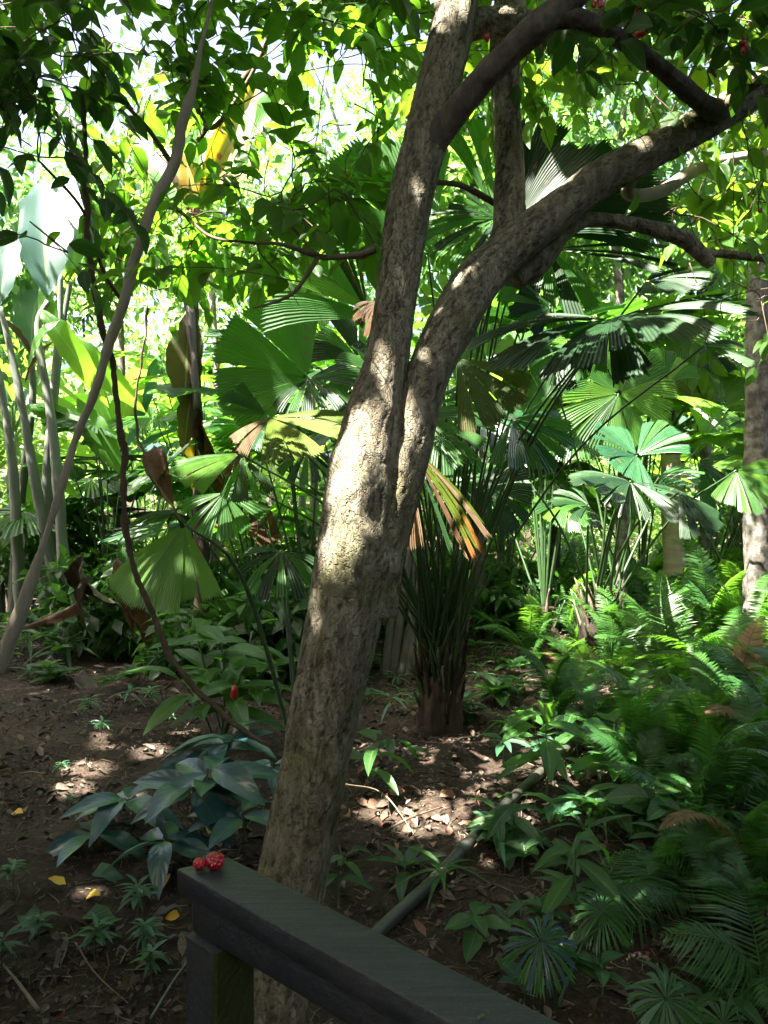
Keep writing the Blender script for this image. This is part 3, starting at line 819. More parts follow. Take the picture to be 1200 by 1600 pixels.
GAPS_NEAR = [(830, 300, 90, 80), (920, 270, 95, 75), (1000, 270, 60, 45), (760, 420, 80, 50), (960, 500, 250, 70), (1120, 480, 120, 60), (900, 390, 130, 40), (720, 330, 60, 70)]
def grow(root, boxes, skel, mats, leaf_len=(0.095, 0.155), n_single=300, kind='tree', jump=1.3):
    """Twigs inside the boxes (pixel range, depth range, how many, material), each tied to the nearest wood by a branchlet."""
    sk = np.concatenate(skel)
    bases = []
    for (x0, x1, y0, y1, d0, d1, n, mat) in boxes:
        for _ in range(n):
            bases.append((P(rng.uniform(x0, x1), rng.uniform(y0, y1), rng.uniform(d0, d1)), mat))
    dist = [np.linalg.norm(sk - b, axis=1).min() for b, _ in bases]
    wood, leaves = [], {}
    ti = -1
    for i in np.argsort(dist):
        ti += 1
        b, mat = bases[i]
        dd = np.linalg.norm(sk - b, axis=1)
        k = int(np.argmin(dd))
        q = sk[k]
        L = rng.uniform(0.25, 0.6)
        out = unit(b - q + rng.normal(0, 0.25, 3)) if dd[k] > 0.05 else unit(rng.normal(0, 1, 3))
        dirn = unit(out * 0.8 + rng.normal(0, 0.45, 3) + np.array((0, 0, -0.15)))
        tip = b + dirn * L + np.array((0, 0, -0.10 * L))
        mid = b + dirn * L * 0.5
        if dd[k] < jump:
            m2 = (q + b) / 2 + rng.normal(0, 0.06, 3) * dd[k]
            path = spline(np.array([q, m2, b, mid, tip]), 14)
            r0 = 0.0022 + 0.0028 * min(dd[k] + 0.3, 2.0)
        else:
            path = spline(np.array([b, mid, tip]), 7)
            r0 = 0.003
        wood.append(tube(path, np.linspace(r0, 0.0013, len(path)), 5))
        sk = np.vstack([sk, path[len(path) // 2:]])
        nl = int(L / 0.038)
        tw = spline(np.array([b, mid, tip]), nl + 1)
        side = unit(np.cross(dirn, (0, 0, 1)) + 1e-3)
        for j in range(nl):
            s = side * (1 if j % 2 else -1)
            ax = unit(s * 0.9 + dirn * 0.75 + rng.normal(0, 0.28, 3) + np.array((0, 0, -0.35)))
            no = unit(np.array((0, 0, 1.0)) + rng.normal(0, 0.42, 3))
            leaves.setdefault(mat, []).append((tw[j] + rng.normal(0, 0.01, 3), ax, no, rng.uniform(*leaf_len) * (0.8 + 0.3 * rng.random()), ti))
        ax = unit(dirn + np.array((0, 0, -0.4)))
        leaves.setdefault(mat, []).append((tip, ax, unit(np.array((0, 0, 1.0)) + rng.normal(0, 0.3, 3)), rng.uniform(*leaf_len), ti))
    kept, born = np.zeros(len(wood)), np.zeros(len(wood))
    loc = np.array(root.location)
    allp = []
    for mat, ls in leaves.items():
        pos = np.array([l[0] for l in ls]); ax = np.array([l[1] for l in ls]); no = np.array([l[2] for l in ls]); sz = np.array([l[3] for l in ls])
        cen = pos + ax * sz[:, None] * 0.5
        keep = keep_view(cen) & shaded(cen, 0.03)
        ok_, qx, qy, d_ = in_frame(cen, 100)
        for gx, gy, rx, ry in GAPS_NEAR:
            keep &= ~((((qx - gx) / rx) ** 2 + ((qy - gy) / ry) ** 2 < 1) & (rng.random(len(cen)) < .88))
        tid = np.array([l[4] for l in ls])
        np.add.at(born, tid, 1); np.add.at(kept, tid, keep)
        keep &= (kept / np.maximum(born, 1) > .4)[tid]
        allp.append((mat, pos[keep], ax[keep], no[keep], sz[keep]))
    part('twigs', merge([w for w, k_, b_ in zip(wood, kept, born) if k_ / max(b_, 1) > .4]), M['twig'], root, kind='stuff')
    app = []
    for gi, (mat, pos, ax, no, sz) in enumerate(allp):
        ok, px, py, d = in_frame(pos, 0)
        face = np.abs((no * unit_rows(pos - EYE)).sum(1)) + 0.25
        a = np.where(ok, sz * F / d * face, 0)
        app += [(a[i], gi, i) for i in range(len(pos))]
    app.sort(reverse=True)
    single = [(gi, i) for a, gi, i in app[:n_single] if a > 8]
    used = {}
    for gi, i in single:
        mat, pos, ax, no, sz = allp[gi]
        me = leaf_mesh(kind, int(rng.integers(0, 4)), mat)
        put('leaf', me, root, None, leaf_matrix(pos[i] - loc, ax[i], no[i], sz[i]))
        used.setdefault(gi, set()).add(i)
    for gi, (mat, pos, ax, no, sz) in enumerate(allp):
        rest = np.array([i for i in range(len(pos)) if i not in used.get(gi, ())], int)
        if len(rest):
            part('foliage', leaves_geo(kind, pos[rest], ax[rest], no[rest], sz[rest]), M[mat], root, kind='stuff')

def unit_rows(a):
    return a / (np.linalg.norm(a, axis=1, keepdims=True) + 1e-9)

grow(tree, [(800, 1210, -60, 150, 2.8, 4.4, 90, 'canopy_lit'), (880, 1210, 100, 300, 3.2, 4.6, 26, 'canopy_lit'), (860, 1210, -40, 120, 2.4, 3.0, 16, 'canopy_shaded'), (1040, 1220, 180, 500, 3.2, 5.2, 80, 'canopy_lit'), (480, 660, -40, 130, 3.0, 5.0, 60, 'canopy'),
            (690, 860, -40, 200, 3.4, 5.0, 34, 'canopy_lit'), (400, 570, 230, 470, 2.6, 3.2, 24, 'canopy'), (470, 600, 470, 560, 3.0, 3.6, 6, 'canopy'),
            (690, 1080, -60, 190, 4.4, 6.4, 60, 'canopy_lit'), (470, 680, -60, 110, 4.6, 6.4, 36, 'canopy'), (480, 600, 190, 330, 3.2, 4.4, 10, 'canopy'),
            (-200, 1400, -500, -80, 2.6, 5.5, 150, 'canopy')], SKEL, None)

# overhead crown of the leaning tree, and neighbours added to shade the place
def crown_leaves(cx, cy, cz, rx, ry, rz, n, clumps, seed, size=(0.14, 0.24), fill=0.33):
    g = np.random.default_rng(seed)
    c = g.normal(0, 1, (clumps, 3)); c /= np.linalg.norm(c, axis=1)[:, None]
    c *= g.random((clumps, 1)) ** 0.45
    c = c * np.array((rx, ry, rz)) + np.array((cx, cy, cz))
    k = g.integers(0, clumps, n)
    off = g.normal(0, 1, (n, 3)); off /= np.linalg.norm(off, axis=1)[:, None]
    off *= (g.random((n, 1)) ** 0.4) * fill * min(rx, ry, rz * 1.5)
    pos = c[k] + off * np.array((1.25, 1.25, 0.7))
    ax = unit_rows(off + g.normal(0, 0.4, (n, 3)) + np.array((0, 0, -0.3)))
    no = unit_rows(np.array((0, 0, 1.0)) + g.normal(0, 0.5, (n, 3)))
    sz = g.uniform(size[0], size[1], n)
    return pos, ax, no, sz, c

def crown_part(root, args, mat, kind='tree', name='crown', lanes=True):
    pos, ax, no, sz, c = crown_leaves(*args[0], **args[1])
    cen = pos + ax * sz[:, None] * 0.5
    keep = np.ones(len(pos), bool)
    if lanes:
        keep = shaded(cen, 0.015) & keep_view(cen, 0.8)
    part(name, leaves_geo(kind, pos[keep], ax[keep], no[keep], sz[keep]), M[mat], root, kind='stuff')
    return c

crown_part(tree, ((-0.5, 2.2, 6.0, 4.2, 4.0, 1.5, 12000, 80, 3), {}), 'canopy', kind='far')
crown_part(tree, ((-2.2, 0.9, 6.1, 2.4, 1.9, 1.3, 9000, 60, 13), {}), 'canopy', kind='far')  # extra crown placed towards the sun to shade the trunk
crown_part(tree, ((-0.9, 3.6, 7.9, 2.5, 1.9, 1.0, 12000, 70, 15), {}), 'canopy', kind='far')  # extra crown above the view, added to keep sun off the fans
crown_part(tree, ((1.6, 3.4, 6.9, 2.6, 2.2, 1.3, 8000, 60, 14), {}), 'canopy', kind='far')

def shade_tree(x, y, h, crown, seed, label):  # tall tree put outside the view for the shade of its crown
    root = thing('shade_tree', label, 'tree', (x, y, gz(x, y)[0]), 'tall trees added for crowns that shade the path')
    z0 = gz(x, y)[0]
    g = np.random.default_rng(seed)
    c = crown_part(root, (crown, {}), 'shade', kind='far')
    top = np.array((crown[0], crown[1], crown[2]))
    fork = np.array((x * .7 + top[0] * .3, y * .7 + top[1] * .3, z0 + h * 0.55))
    part('trunk', curve_tube([(x, y, z0 - .2), (x + .1, y + .05, z0 + h * .25), fork], 0.24, 0.16, 14, 30, bark_disp(0.008, 14, 0.02)), M['dark_bark'], root)
    for i in g.choice(len(c), 9, replace=False):
        part('limb', curve_tube([fork, fork * .5 + c[i] * .5 + np.array((0, 0, .3)), c[i]], 0.09, 0.02, 8, 12), M['dark_bark'], root)
shade_tree(-6.5, -2.5, 8.5, (-5.0, -0.5, 7.6, 3.8, 3.6, 1.8, 26000, 130, 5), 41, 'tall tree added left of the boardwalk for its broad shading crown')
shade_tree(-7.8, 5.5, 9.0, (-5.6, 5.0, 8.2, 3.6, 4.2, 1.7, 24000, 130, 6), 42, 'tall tree beyond the left edge with a crown over the slope')
shade_tree(2.8, -3.0, 9.0, (0.3, -1.2, 8.2, 3.4, 2.8, 1.6, 16000, 95, 7), 43, 'tall tree added behind the viewer to shade the railing')
shade_tree(6.2, 4.4, 9.0, (4.4, 3.4, 8.4, 3.0, 3.4, 1.5, 11000, 80, 8), 44, 'tall tree beyond the right edge with a crown over the ferns')
shade_tree(-11.5, 9.0, 9.5, (-9.6, 7.6, 8.6, 2.8, 3.2, 1.7, 11000, 80, 9), 45, 'tall tree beyond the left edge with a crown over the paddle leaves')

shade_tree(-9.0, 1.5, 10.0, (-6.8, 2.4, 9.4, 3.0, 3.0, 1.3, 15000, 90, 11), 46, 'tall tree added left of the view for the highest shading crown')

def thicket(x, y, rx, ry, rz, n, seed, label):
    """A dense unseen tree, leafy to the ground, added to block sky light."""
    z0 = gz(x, y)[0]
    root = thing('understory_tree', label, 'tree', (x, y, z0), 'unseen dense trees added round the boardwalk to block light')
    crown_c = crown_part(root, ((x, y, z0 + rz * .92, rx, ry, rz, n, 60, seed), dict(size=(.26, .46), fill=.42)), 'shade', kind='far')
    part('trunk', curve_tube([(x, y, z0 - .2), (x + .1, y, z0 + rz * .6), (x, y, z0 + rz * 1.3)], .12, .05, 10, 12), M['dark_bark'], root)
for k, (x, y, rx, ry, rz, n) in enumerate([(-4.6, -2.2, 1.9, 2.2, 3.2, 4680), (-5.6, 1.8, 1.7, 2.0, 3.0, 4320), (-2.0, -4.8, 2.4, 1.6, 3.4, 4680), (1.8, -4.6, 2.4, 1.6, 3.4, 4680), (4.6, -2.6, 1.9, 2.2, 3.2, 4680), (5.4, 1.6, 1.7, 2.2, 3.0, 4320), (6.6, 5.6, 1.6, 2.0, 2.8, 3960), (-8.2, 6.4, 1.8, 2.0, 3.2, 2400)]):
    thicket(x, y, rx, ry, rz, n, 500 + k, ['unseen dense tree left behind the viewer, added to block light', 'unseen dense tree left of the boardwalk, added to block light', 'unseen dense tree straight behind the viewer to the left, added to block light', 'unseen dense tree straight behind the viewer to the right, added to block light', 'unseen dense tree right behind the viewer, added to block light', 'unseen dense tree right of the boardwalk, added to block light', 'unseen dense tree right of the ferns, added to block light', 'unseen dense tree far left, added to block light'][k])

for k, (x, y, rx, ry, rz, n) in enumerate([(-2.3, -1.4, 1.0, 1.0, 1.5, 2600), (0.2, -2.4, 1.2, .9, 1.6, 3000), (2.4, -1.4, 1.0, 1.0, 1.5, 2600), (-3.2, 0.6, .8, 1.0, 1.4, 2200), (2.6, 0.4, .7, .8, 1.2, 2000)]):  # bushes out of view, added to darken the railing's near side
    thicket(x, y, rx, ry, rz, n, 540 + k, ['leafy bush left behind the viewer', 'leafy bush straight behind the viewer', 'leafy bush right behind the viewer', 'leafy bush left of the boardwalk', 'leafy bush right of the boardwalk'][k])

# ------------------------------------------------------------------ slender tree and lianas at the left
sl_path = [(-40, 1120, 3.30, 30), (0, 1030, 3.28, 27), (35, 940, 3.25, 26), (75, 835, 3.19, 25), (100, 750, 3.17, 24), (122, 680, 3.13, 23), (148, 605, 3.10, 21), (168, 545, 3.08, 19), (190, 470, 3.06, 17), (205, 425, 3.04, 18), (222, 375, 3.01, 17),
           (240, 320, 2.99, 16), (268, 255, 2.97, 16), (288, 195, 2.95, 15), (302, 130, 2.91, 14), (318, 70, 2.89, 13), (333, 5, 2.86, 12), (340, -80, 2.81, 11), (350, -200, 2.75, 8)]
sb = P(-130, 1360, 3.3); sb[2] = gz(sb[0], sb[1])[0]
slender = thing('slender_tree', 'slender pale leaning stem at the left under dark hanging leaves', 'tree', sb)
pts = np.vstack([np.append(sb, 0.05), np.array([np.append(P(a, b, d), w / 2 / F * d) for a, b, d, w in sl_path])])
pts[:, 3] *= 0.62
pts[1:, :3] += rng.normal(0, .007, (len(pts) - 1, 3)); pts[1:, 3] *= rng.uniform(.88, 1.14, len(pts) - 1)
s = spline(pts, 260)
part('trunk', tube(s[:, :3], s[:, 3], 14, bark_disp(0.0035, 50, 0.008, [(p[:3], .006, .025) for p in s[6::19]])), M['pale_stem'], slender)
SK2 = [s[120:, :3]]
for pix in ([(300, 150, 3.93, 9), (330, 200, 3.9, 8), (380, 140, 3.9, 7), (420, 60, 3.9, 5)], [(268, 255, 3.9, 9), (230, 200, 3.7, 7), (185, 150, 3.5, 6), (120, 60, 3.3, 5)], [(310, 220, 3.9, 8), (350, 160, 4.0, 9), (410, 80, 4.2, 9), (440, -20, 4.4, 8)],
            [(240, 320, 3.88, 8), (280, 330, 3.7, 6), (330, 370, 3.6, 5), (400, 380, 3.5, 4)], [(190, 470, 3.82, 6), (160, 420, 3.6, 6), (130, 330, 3.3, 5), (60, 250, 3.0, 4)]):
    g, ss = limb(pix, 40, 8, None)
    part('branch', g, M['twig'], slender)
    SK2.append(ss[:, :3])
grow(slender, [(-60, 160, -60, 210, 2.7, 3.6, 96, 'canopy_shaded'), (60, 330, -60, 260, 3.3, 4.6, 115, 'canopy'), (230, 520, -60, 170, 3.4, 5.0, 80, 'canopy'), (140, 480, 150, 400, 3.6, 5.0, 100, 'canopy'), (180, 340, 330, 455, 3.6, 4.6, 36, 'canopy'),
               (0, 70, 240, 370, 2.6, 3.0, 5, 'canopy_shaded'), (-350, 500, -600, -90, 2.6, 5.5, 90, 'canopy_shaded')], SK2, None)

def liana(name, label, pix, mat, n=120, thorn=False):
    pts = np.array([np.append(P(a, b, d), w / 2 / F * d) for a, b, d, w in pix])
    pts = spline(pts, len(pts) * 3)
    pts[:, :3] += rng.normal(0, .005, (len(pts), 3)); pts[:, 3] *= rng.uniform(.8, 1.15, len(pts)) * .9
    root = thing(name, label, 'vine', pts[-1][:3])
    s = spline(pts, n)
    def dsp(th, ss, p, r):
        return (fbm(p * 60, 2, 8) - 0.5) * r * 0.9, np.zeros(len(th))
    part('vine_stem', tube(s[:, :3], s[:, 3], 8, dsp), M[mat], root)
    return root
liana('liana', 'dark thin liana hanging from the left canopy and bending to the foot of the trunk',
      [(128, 150, 3.05, 8), (135, 290, 3.05, 10), (139, 400, 3.05, 11), (152, 480, 3.08, 11), (168, 540, 3.12, 12), (183, 620, 3.12, 11), (192, 700, 3.12, 12), (196, 790, 3.12, 11), (206, 870, 3.12, 12), (235, 960, 3.1, 11), (275, 1035, 3.05, 11), (340, 1110, 2.98, 10), (425, 1168, 2.85, 8)], 'liana', 200)
liana('liana', 'thin dark vine dangling left of the dead banana trunk',
      [(232, 480, 5.2, 4), (222, 560, 5.2, 4), (212, 620, 5.2, 5), (216, 680, 5.2, 5), (240, 745, 5.1, 5), (268, 790, 5.0, 5), (290, 820, 4.95, 5)], 'liana', 60)

# ------------------------------------------------------------------ fan palms
def fan_leaf(root, base, hub, tip, facing, span=150, nseg=9, mats=('fan',), droop=0.12, pl=5, cone=0.05, stalk=(0.013, 0.007), torn=0.15, sag=None, gap=0.12, tooth=0.045, amp=0.24, ctrl=None, rmin=0.06):
    hub = np.asarray(hub, float); tip = np.asarray(tip, float); base = np.asarray(base, float)
    a = unit(tip - hub); Rr = np.linalg.norm(tip - hub)
    n = np.asarray(facing, float); n = unit(n - a * n.dot(a)); b = np.cross(n, a)
    L = np.linalg.norm(hub - base)
    if ctrl is None:
        c = base * 0.45 + hub * 0.55 + np.array((0, 0, 0.10 * L))
    else:
        c = np.asarray(ctrl, float)
    geo = curve_tube([base, c, hub], stalk[0], stalk[1], 7, 16)
    fl = part('fan_leaf', geo, M['petiole'], root)
    edges = np.linspace(-span / 2, span / 2, nseg + 1)
    edges[1:-1] += rng.normal(0, span / nseg * 0.12, nseg - 1)
    for k in range(nseg):
        t0, t1 = R(edges[k]), R(edges[k + 1])
        gp = (t1 - t0) * gap * rng.uniform(0.3, 1.2)
        t0 += gp / 2; t1 -= gp / 2
        cols = max(4, 2 * int(round(1.35 * pl * (t1 - t0) / max(R(span / nseg), 1e-3))))
        rows = 6
        th = np.linspace(t0, t1, cols + 1)
        mid = (t0 + t1) / 2
        Rk = Rr * rng.uniform(1 - torn, 1.0) * (1 - 0.12 * (abs(mid) / R(max(span / 2, 1))) ** 2)
        f = np.linspace(rmin, 1, rows + 1)
        rad = np.repeat(f[:, None], cols + 1, 1)
        zig = np.where(np.arange(cols + 1) % 2 == 0, 1.0, -1.0)
        rad[-1] += np.where(zig > 0, tooth, -tooth * 0.4) * rng.uniform(0.4, 1.2, cols + 1)
        # the segment narrows a little towards its tip as its edges are straight
        thr = mid + (th - mid)[None] * (1.0 - 0.10 * (f[:, None] ** 3))
        r = rad * Rk
        w = (t1 - t0) / cols
        lift = r * w * amp * zig[None] + rng.normal(0, 0.03) * r
        drp = droop * rng.uniform(0.6, 1.5) * Rr * rad ** 2.2 + Rr * rng.uniform(0, .10) * np.clip(rad - .55, 0, 1) ** 2 * 4 + Rr * .012 * np.sin(thr * 23 + k) * rad
        roll = rng.normal(0, 0.10)
        pts = (hub + (np.cos(thr) * r)[..., None] * a + (np.sin(thr) * r)[..., None] * b
               + (lift + cone * r + roll * (thr - mid) * r)[..., None] * n - drp[..., None] * np.array((0, 0, 1.0)))
        V = pts.reshape(-1, 3)
        q = (np.arange(rows)[:, None] * (cols + 1) + np.arange(cols)[None]).ravel()
        Fq = np.stack([q, q + 1, q + cols + 2, q + cols + 1], -1)
        uv = np.stack([np.repeat(np.linspace(0, 1, cols + 1)[None], rows + 1, 0).ravel(), np.repeat(f[:, None], cols + 1, 1).ravel()], -1)
        mt = mats[k % len(mats)] if len(mats) > 1 else mats[0]
        part('leaf_segment', (V, Fq, uv), M[mt], root, fl, smooth=False)
    return fl

def stump(root, c, r, h, seed, n=64):
    """Palm base: a fibrous boss with old leaf bases as parts."""
    z0 = c[2]
    path = spline(np.array([(c[0], c[1], z0 - .15, r * 1.1), (c[0], c[1], z0 + h * .3, r), (c[0] + .02, c[1], z0 + h * .7, r * .85), (c[0] + .03, c[1], z0 + h, r * .45)]), 40)
    part('trunk', tube(path[:, :3], path[:, 3], 30, bark_disp(0.02, 11, 0.04)), M['fibre'], root)
    g = np.random.default_rng(seed)
    for i in range(n):
        a = g.uniform(0, 2 * math.pi); zz = z0 + g.uniform(0.05, 0.85) * h
        rr = r * (1.02 - 0.3 * (zz - z0) / h)
        p0 = np.array((c[0] + rr * .8 * math.cos(a), c[1] + rr * .8 * math.sin(a), zz))
        p1 = p0 + np.array((math.cos(a) * r * .35, math.sin(a) * r * .35, h * g.uniform(.2, .45)))
        p2 = p1 + np.array((math.cos(a) * r * g.uniform(.1, .6), math.sin(a) * r * g.uniform(.1, .6), h * g.uniform(.1, .4)))
        part('old_leaf_base', curve_tube([p0, p1, p2], 0.03 * g.uniform(.6, 1.2), 0.008, 6, 8), M[g.choice(['fibre', 'stick', 'petiole'])], root)

UP = np.array((0, 0, 1.0))
TOCAM = np.array((0, -1.0, 0))
cA = G(690, 1135)
palmA = thing('fan_palm', 'big fan palm clump with tall leaf stalks right behind the leaning trunk', 'palm', cA, 'fan palms')
stump(palmA, cA, 0.19, 0.8, 3, 70)
bA = lambda: cA + np.array((rng.normal(0, .10), rng.normal(0, .10), rng.uniform(.45, .85)))
def fA(hx, hy, hd, tx, ty, td, facing, **kw):
    return fan_leaf(palmA, bA(), P(hx, hy, hd), P(tx, ty, td), facing, **kw)
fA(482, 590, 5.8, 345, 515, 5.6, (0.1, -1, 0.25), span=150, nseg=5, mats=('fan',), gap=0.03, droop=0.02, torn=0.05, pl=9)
fA(482, 592, 5.8, 540, 640, 5.6, (0.1, -0.7, 0.5), span=190, nseg=9, mats=('fan_shaded', 'fan'), droop=0.05, gap=0.25, torn=0.2)
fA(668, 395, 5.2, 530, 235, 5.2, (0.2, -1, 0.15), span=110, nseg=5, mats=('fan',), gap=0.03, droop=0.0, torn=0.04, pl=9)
fA(600, 495, 5.4, 415, 405, 5.3, (0.1, -1, 0.3), span=62, nseg=3, mats=('fan', 'fan_lit'), gap=0.06, droop=0.0, torn=0.05, pl=8)
fA(575, 490, 5.2, 525, 355, 5.2, (0.4, -1, 0.1), span=26, nseg=4, mats=('fan_rust', 'fan_shaded'), gap=0.1, droop=0.0, torn=0.1)
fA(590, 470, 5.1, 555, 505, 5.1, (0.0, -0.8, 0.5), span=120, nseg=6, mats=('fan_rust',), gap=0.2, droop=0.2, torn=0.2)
fA(778, 340, 5.0, 680, 395, 4.9, (0, -0.85, 0.6), span=150, nseg=11, mats=('fan', 'fan_shaded', 'fan'), gap=0.35, droop=0.10, torn=0.12, pl=4)
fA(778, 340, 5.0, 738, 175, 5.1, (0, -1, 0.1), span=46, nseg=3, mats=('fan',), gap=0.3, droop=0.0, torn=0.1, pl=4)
fA(790, 372, 4.8, 935, 215, 4.7, (-0.2, -1, -0.1), span=92, nseg=7, mats=('fan_shaded',), gap=0.04, droop=0.02, torn=0.14, pl=6)
fA(800, 360, 4.8, 1050, 300, 4.6, (-0.1, -0.7, -0.6), span=40, nseg=4, mats=('fan_shaded',), gap=0.05, droop=0.04, torn=0.1, pl=6)
fA(855, 385, 5.0, 830, 500, 4.9, (0, -1, 0.2), span=120, nseg=6, mats=('fan_shaded', 'fan'), gap=0.25, droop=0.04, torn=0.15, pl=5)
fA(860, 390, 5.0, 1060, 400, 4.8, (0, -0.5, 0.85), span=70, nseg=6, mats=('fan_shaded',), gap=0.25, droop=0.05, torn=0.12, pl=5)
fA(955, 500, 4.5, 1190, 455, 4.1, (0, -0.38, 0.95), span=200, nseg=13, mats=('fan_shaded',), gap=0.06, droop=0.14, torn=0.12, pl=6)
fA(955, 500, 4.5, 740, 520, 4.3, (0, -0.38, 0.95), span=150, nseg=10, mats=('fan_shaded',), gap=0.18, droop=0.16, torn=0.16, pl=5)
fA(950, 505, 4.5, 980, 585, 4.3, (0, -1, 0.35), span=90, nseg=6, mats=('fan_shaded', 'fan'), gap=0.2, droop=0.05, torn=0.2, pl=5)
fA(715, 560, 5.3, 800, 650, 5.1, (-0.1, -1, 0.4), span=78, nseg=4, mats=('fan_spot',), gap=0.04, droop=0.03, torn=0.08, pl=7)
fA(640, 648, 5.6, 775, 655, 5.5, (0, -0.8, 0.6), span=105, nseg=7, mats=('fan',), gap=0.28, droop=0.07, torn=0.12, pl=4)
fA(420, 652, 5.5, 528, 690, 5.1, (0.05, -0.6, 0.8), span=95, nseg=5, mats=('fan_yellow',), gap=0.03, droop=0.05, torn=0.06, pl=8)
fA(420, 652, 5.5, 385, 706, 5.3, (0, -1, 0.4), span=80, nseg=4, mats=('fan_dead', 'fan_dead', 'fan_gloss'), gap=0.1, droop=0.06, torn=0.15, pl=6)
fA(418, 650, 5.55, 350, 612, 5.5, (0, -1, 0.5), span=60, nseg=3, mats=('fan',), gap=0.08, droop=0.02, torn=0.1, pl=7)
fA(375, 708, 5.4, 278, 748, 5.2, (0, -0.8, 0.7), span=60, nseg=4, mats=('fan_lit',), gap=0.06, droop=0.06, torn=0.06, pl=7)
fA(380, 712, 5.4, 390, 785, 5.3, (0, -1, 0.2), span=80, nseg=4, mats=('fan', 'fan_shaded'), gap=0.3, droop=0.02, torn=0.1, pl=5)
fA(636, 690, 5.2, 745, 842, 5.0, (0.3, -1, 0.3), span=24, nseg=8, mats=('fan_shaded', 'fan_rust', 'fan_dead', 'fan_dying', 'fan_yellow', 'fan_dying', 'fan_dead', 'fan_yellow'), gap=0.05, droop=0.10, torn=0.16, pl=2, amp=0.7)
fA(642, 705, 5.22, 735, 800, 5.1, (0.3, -1, 0.4), span=16, nseg=4, mats=('fan_shaded', 'fan', 'fan_spot'), gap=0.05, droop=0.10, torn=0.16, pl=3, amp=0.6)
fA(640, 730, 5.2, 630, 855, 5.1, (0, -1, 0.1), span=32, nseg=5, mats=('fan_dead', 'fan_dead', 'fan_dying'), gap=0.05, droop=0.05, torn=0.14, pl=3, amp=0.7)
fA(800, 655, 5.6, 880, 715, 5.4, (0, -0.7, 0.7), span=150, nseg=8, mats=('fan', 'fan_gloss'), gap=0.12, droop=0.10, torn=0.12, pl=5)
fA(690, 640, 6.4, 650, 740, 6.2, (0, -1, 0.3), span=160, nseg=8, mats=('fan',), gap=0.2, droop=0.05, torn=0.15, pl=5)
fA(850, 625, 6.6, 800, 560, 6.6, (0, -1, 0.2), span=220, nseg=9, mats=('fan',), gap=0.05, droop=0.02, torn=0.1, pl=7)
fA(560, 560, 6.2, 600, 480, 6.2, (0, -1, .2), span=240, nseg=8, mats=('fan', 'fan_shaded'), gap=0.1, droop=0.04, torn=0.1, pl=7)
fA(470, 470, 6.8, 520, 420, 6.8, (0, -.8, .5), span=260, nseg=9, mats=('fan', 'fan_lit'), gap=0.1, droop=0.05, torn=0.15, pl=6)
fA(395, 600, 6.6, 350, 640, 6.5, (0, -.7, .7), span=220, nseg=8, mats=('fan', 'fan_lit'), gap=0.15, droop=0.06, torn=0.15, pl=6)
fA(560, 760, 6.4, 500, 780, 6.3, (0, -.7, .7), span=220, nseg=9, mats=('fan_shaded', 'fan'), gap=0.25, droop=0.08, torn=0.2, pl=5)
fA(760, 560, 6.6, 700, 520, 6.6, (0, -1, .3), span=240, nseg=9, mats=('fan_lit', 'fan'), gap=0.08, droop=0.03, torn=0.12, pl=7)
fA(820, 560, 6.9, 900, 540, 6.8, (0, -.8, .6), span=240, nseg=9, mats=('fan', 'fan_lit'), gap=0.1, droop=0.05, torn=0.12, pl=6)
fA(700, 470, 6.4, 660, 440, 6.4, (0, -1, .4), span=260, nseg=10, mats=('fan', 'fan_lit'), gap=0.15, droop=0.03, torn=0.12, pl=6)
fA(760, 760, 6.9, 800, 830, 6.8, (0, -.9, .4), span=260, nseg=9, mats=('fan_shaded',), gap=0.08, droop=0.06, torn=0.12, pl=6)
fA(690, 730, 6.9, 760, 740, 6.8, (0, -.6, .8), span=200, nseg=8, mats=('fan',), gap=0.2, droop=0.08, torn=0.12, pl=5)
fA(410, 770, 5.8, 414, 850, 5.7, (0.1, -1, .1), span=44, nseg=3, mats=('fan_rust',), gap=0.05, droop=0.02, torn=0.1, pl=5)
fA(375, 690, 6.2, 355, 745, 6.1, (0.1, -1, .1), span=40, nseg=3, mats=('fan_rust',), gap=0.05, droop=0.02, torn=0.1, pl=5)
fA(790, 350, 5.1, 900, 200, 5.0, (-.1, -1, -.15), span=70, nseg=4, mats=('fan_shaded',), gap=0.04, droop=0.02, torn=0.12, pl=7)
fA(830, 330, 5.2, 1010, 270, 5.1, (-.1, -.9, -.3), span=60, nseg=5, mats=('fan_shaded',), gap=0.05, droop=0.03, torn=0.12, pl=7)
fA(778, 342, 5.0, 700, 300, 5.0, (.1, -1, .3), span=70, nseg=5, mats=('fan', 'fan_shaded'), gap=0.2, droop=0.05, torn=0.1, pl=5)
fA(860, 480, 4.9, 780, 430, 4.8, (0, -.8, .6), span=170, nseg=9, mats=('fan_shaded', 'fan'), gap=0.15, droop=0.06, torn=0.15, pl=6)
fA(1010, 440, 4.7, 1120, 420, 4.5, (0, -.5, .85), span=180, nseg=10, mats=('fan_shaded',), gap=0.08, droop=0.10, torn=0.15, pl=6)
fA(1100, 540, 5.0, 1180, 560, 4.9, (0, -.7, .7), span=190, nseg=9, mats=('fan_shaded', 'fan'), gap=0.12, droop=0.08, torn=0.2, pl=6)
fA(880, 545, 5.4, 840, 600, 5.3, (0, -.9, .5), span=150, nseg=7, mats=('fan', 'fan_shaded'), gap=0.12, droop=0.05, torn=0.2, pl=6)
fA(600, 590, 6.0, 520, 560, 6.0, (0, -.9, .4), span=170, nseg=8, mats=('fan_shaded', 'fan'), gap=0.2, droop=0.05, torn=0.15, pl=6)
fA(480, 700, 6.2, 450, 750, 6.1, (0, -.8, .6), span=200, nseg=9, mats=('fan_shaded', 'fan'), gap=0.25, droop=0.08, torn=0.2, pl=5)
